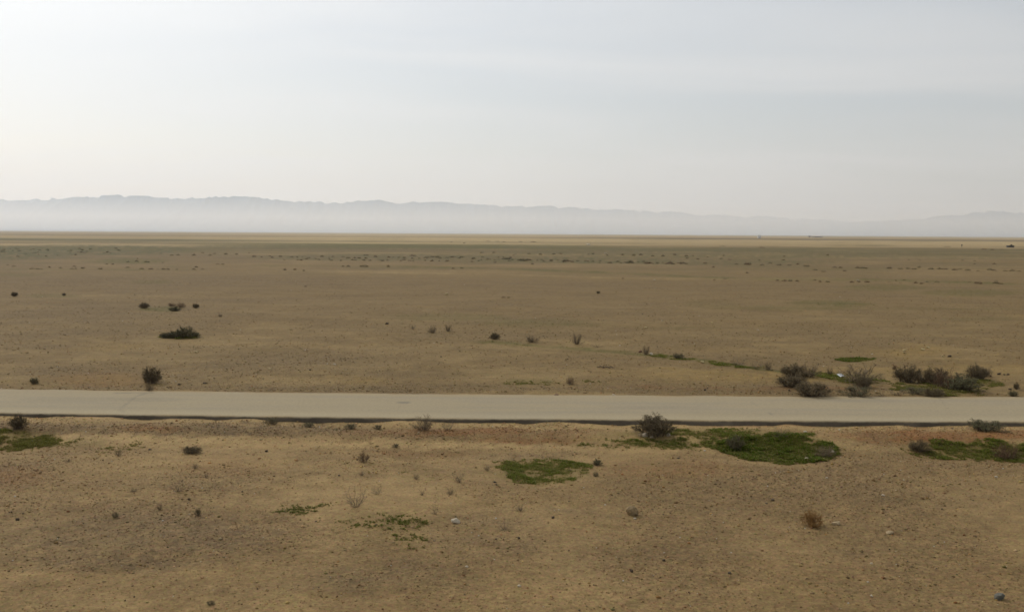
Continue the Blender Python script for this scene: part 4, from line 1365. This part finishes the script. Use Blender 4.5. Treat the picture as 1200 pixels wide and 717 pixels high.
def dead_branch(px, py, w, label):
    x, y, z = G(px, py)
    wm = w * math.hypot(y, CAM_H) / F_PX
    rg = random.Random(9)
    V, F = [], []
    p = Vector((-wm / 2, 0.1, .05))
    n = 9
    for k in range(n):
        q = Vector((-wm / 2 + wm * (k + 1) / n, rg.uniform(-.06, .06) + .1 - .25 * k / n, rg.uniform(.03, .10)))
        tube_strip(V, F, p, q, .035, .03)
        e = q + Vector((rg.uniform(-.1, .2), rg.uniform(-.25, .25), rg.uniform(.02, .12)))
        tube_strip(V, F, q, e, .016, .006)
        p = q
    o = link('dead_branch', mesh_from('dead_branch', V, F, M_WOOD))
    o.location = (x, y, z)
    tag(o, label, 'branch')


dead_branch(709, 431.5, 18, 'dark dead branch lying flat on the plain behind the road right of centre')


# ------------------------------------------------------------------ tiny buildings on the horizon
def boxm(V, F, x0, x1, y0, y1, z0, z1):
    n = len(V)
    V += [(x0, y0, z0), (x1, y0, z0), (x1, y1, z0), (x0, y1, z0), (x0, y0, z1), (x1, y0, z1), (x1, y1, z1), (x0, y1, z1)]
    F += [(n, n + 3, n + 2, n + 1), (n + 4, n + 5, n + 6, n + 7), (n, n + 1, n + 5, n + 4), (n + 1, n + 2, n + 6, n + 5), (n + 2, n + 3, n + 7, n + 6), (n + 3, n, n + 4, n + 7)]


M_WALLW = varied('whitewashed_wall', (.74, .73, .70), (.60, .59, .56), .3, .8)
M_WALLB = varied('mud_wall', (.20, .17, .13), (.15, .125, .10), .3, .9)
M_ROOF = varied('dark_roof', (.10, .09, .08), (.14, .12, .10), .3, .9)
M_OPEN = varied('dark_opening', (.03, .03, .03), (.04, .04, .04), .3, .6)


def house(px, dist, W, D, Hh, wall, label, name, pitched=False, wings=()):
    ang = (px - W0 / 2) / F_PX
    e = bpy.data.objects.new(name, None)
    COL.objects.link(e)
    e.location = (ang * dist, dist, float(H(ang * dist, dist)) - .1)
    tag(e, label, 'building')
    V, F = [], []
    boxm(V, F, -W / 2, W / 2, 0, D, 0, Hh)
    for x0, x1, hh in wings:
        boxm(V, F, x0, x1, .6, D - .6, 0, hh)
    link('wall', mesh_from('wall', V, F, wall), e)
    V, F = [], []
    if pitched:
        V += [(-W / 2 - .3, -.3, Hh + .02), (W / 2 + .3, -.3, Hh + .02), (W / 2 + .3, D + .3, Hh + .02), (-W / 2 - .3, D + .3, Hh + .02), (-W / 2, D / 2, Hh + 1.4), (W / 2, D / 2, Hh + 1.4)]
        F += [(0, 1, 5, 4), (2, 3, 4, 5), (0, 4, 3), (1, 2, 5), (3, 2, 1, 0)]
    else:
        boxm(V, F, -W / 2 - .25, W / 2 + .25, -.25, D + .25, Hh + .01, Hh + .3)
    link('roof', mesh_from('roof', V, F, wall if wall is M_WALLW else M_ROOF), e)
    V, F = [], []
    boxm(V, F, -.6, .6, -.06, .04, .05, 2.1)
    link('door', mesh_from('door', V, F, M_OPEN), e)
    k = max(2, int(W // 4))
    for i in range(k):
        cx = -W / 2 + W * (i + .5) / k
        if abs(cx) < 1.3:
            continue
        V, F = [], []
        boxm(V, F, cx - .5, cx + .5, -.06, .04, 1.2, 2.2)
        link('window', mesh_from('window', V, F, M_OPEN), e)


house(889, 2300, 7.0, 6, 6.5, M_WALLW, 'tiny white hut standing on the horizon right of centre', 'white_hut')
house(958, 3300, 20, 9, 3.2, M_WALLB, 'low long dark building on the horizon right of the white hut', 'farm_building', wings=[(-22, -10.2, 2.4), (10.2, 14, 2.6)])
house(947.5, 3300, 5, 5, 5.5, M_WALLB, 'tiny dark tower-like hut just left of the low long building on the horizon', 'dark_hut')
house(1183.5, 640, 3.7, 2.6, 1.15, M_OPEN, 'small dark block-shaped shed alone on the far plain near the right edge', 'shed')


def post(px, py, hpx, label):
    x, y, z = G(px, py)
    h = hpx * y / F_PX
    e = bpy.data.objects.new('marker_post', None)
    COL.objects.link(e)
    e.location = (x, y, z)
    tag(e, label, 'post')
    V, F = [], []
    boxm(V, F, -.12, .12, -.12, .12, -.1, h)
    link('pole', mesh_from('pole', V, F, M_WALLB), e)
    V, F = [], []
    boxm(V, F, -.4, .4, -.16, -.125, h * .55, h * .98)
    link('panel', mesh_from('panel', V, F, M_GREYST), e)


post(1127, 289.6, 3.2, 'tiny grey post on the far plain left of the dark shed')


# ------------------------------------------------------------------ the air
def volume_mat(name, density, color, aniso):
    m = bpy.data.materials.new(name)
    m.use_nodes = True
    t = m.node_tree
    t.nodes.clear()
    o = t.nodes.new('ShaderNodeOutputMaterial')
    v = t.nodes.new('ShaderNodeVolumePrincipled')
    v.inputs['Density'].default_value = density
    v.inputs['Color'].default_value = (*color, 1)
    v.inputs['Anisotropy'].default_value = aniso
    v.inputs['Absorption Color'].default_value = (1, 1, 1, 1)   # dust that scatters and does not absorb
    t.links.new(v.outputs[0], o.inputs['Volume'])
    return m


def build_air():
    V, F = [], []
    boxm(V, F, -46000, 46000, -1000, 46000, -2.0, 1500)
    o = link('haze', mesh_from('haze', V, F, volume_mat('haze_air', 0.000056, (.80, .90, 1.0), .5)))
    tag(o, kind='stuff')
    # low bank of dust mist hanging over the plain at the foot of the mountains
    n = 25
    V, F = [], []
    for sx in (-40000, 40000):
        for k in range(n):
            t = k / (n - 1)
            V.append((sx, 12500 + 9500 * t, 3.0 + 600 * (1 - abs(2 * t - 1)) ** 1.9))
        for k in range(n):
            t = 1 - k / (n - 1)
            V.append((sx, 12500 + 9500 * t, 1.0 + 260 * (1 - abs(2 * t - 1)) ** 1.9))
    m2 = 2 * n
    F = [tuple(range(m2))[::-1], tuple(range(m2, 2 * m2))]
    for k in range(m2):
        F.append((k, (k + 1) % m2, m2 + (k + 1) % m2, m2 + k))
    import bmesh
    me = mesh_from('mist', V, F, volume_mat('mist_air', 0.00030, (1, 1, 1), .5))
    bm = bmesh.new()
    bm.from_mesh(me)
    bmesh.ops.recalc_face_normals(bm, faces=bm.faces)
    bmesh.ops.triangulate(bm, faces=bm.faces)
    bm.to_mesh(me)
    bm.free()
    o = link('mist', me)
    tag(o, 'low bank of pale mist along the foot of the mountains', 'mist', kind='stuff')


build_air()
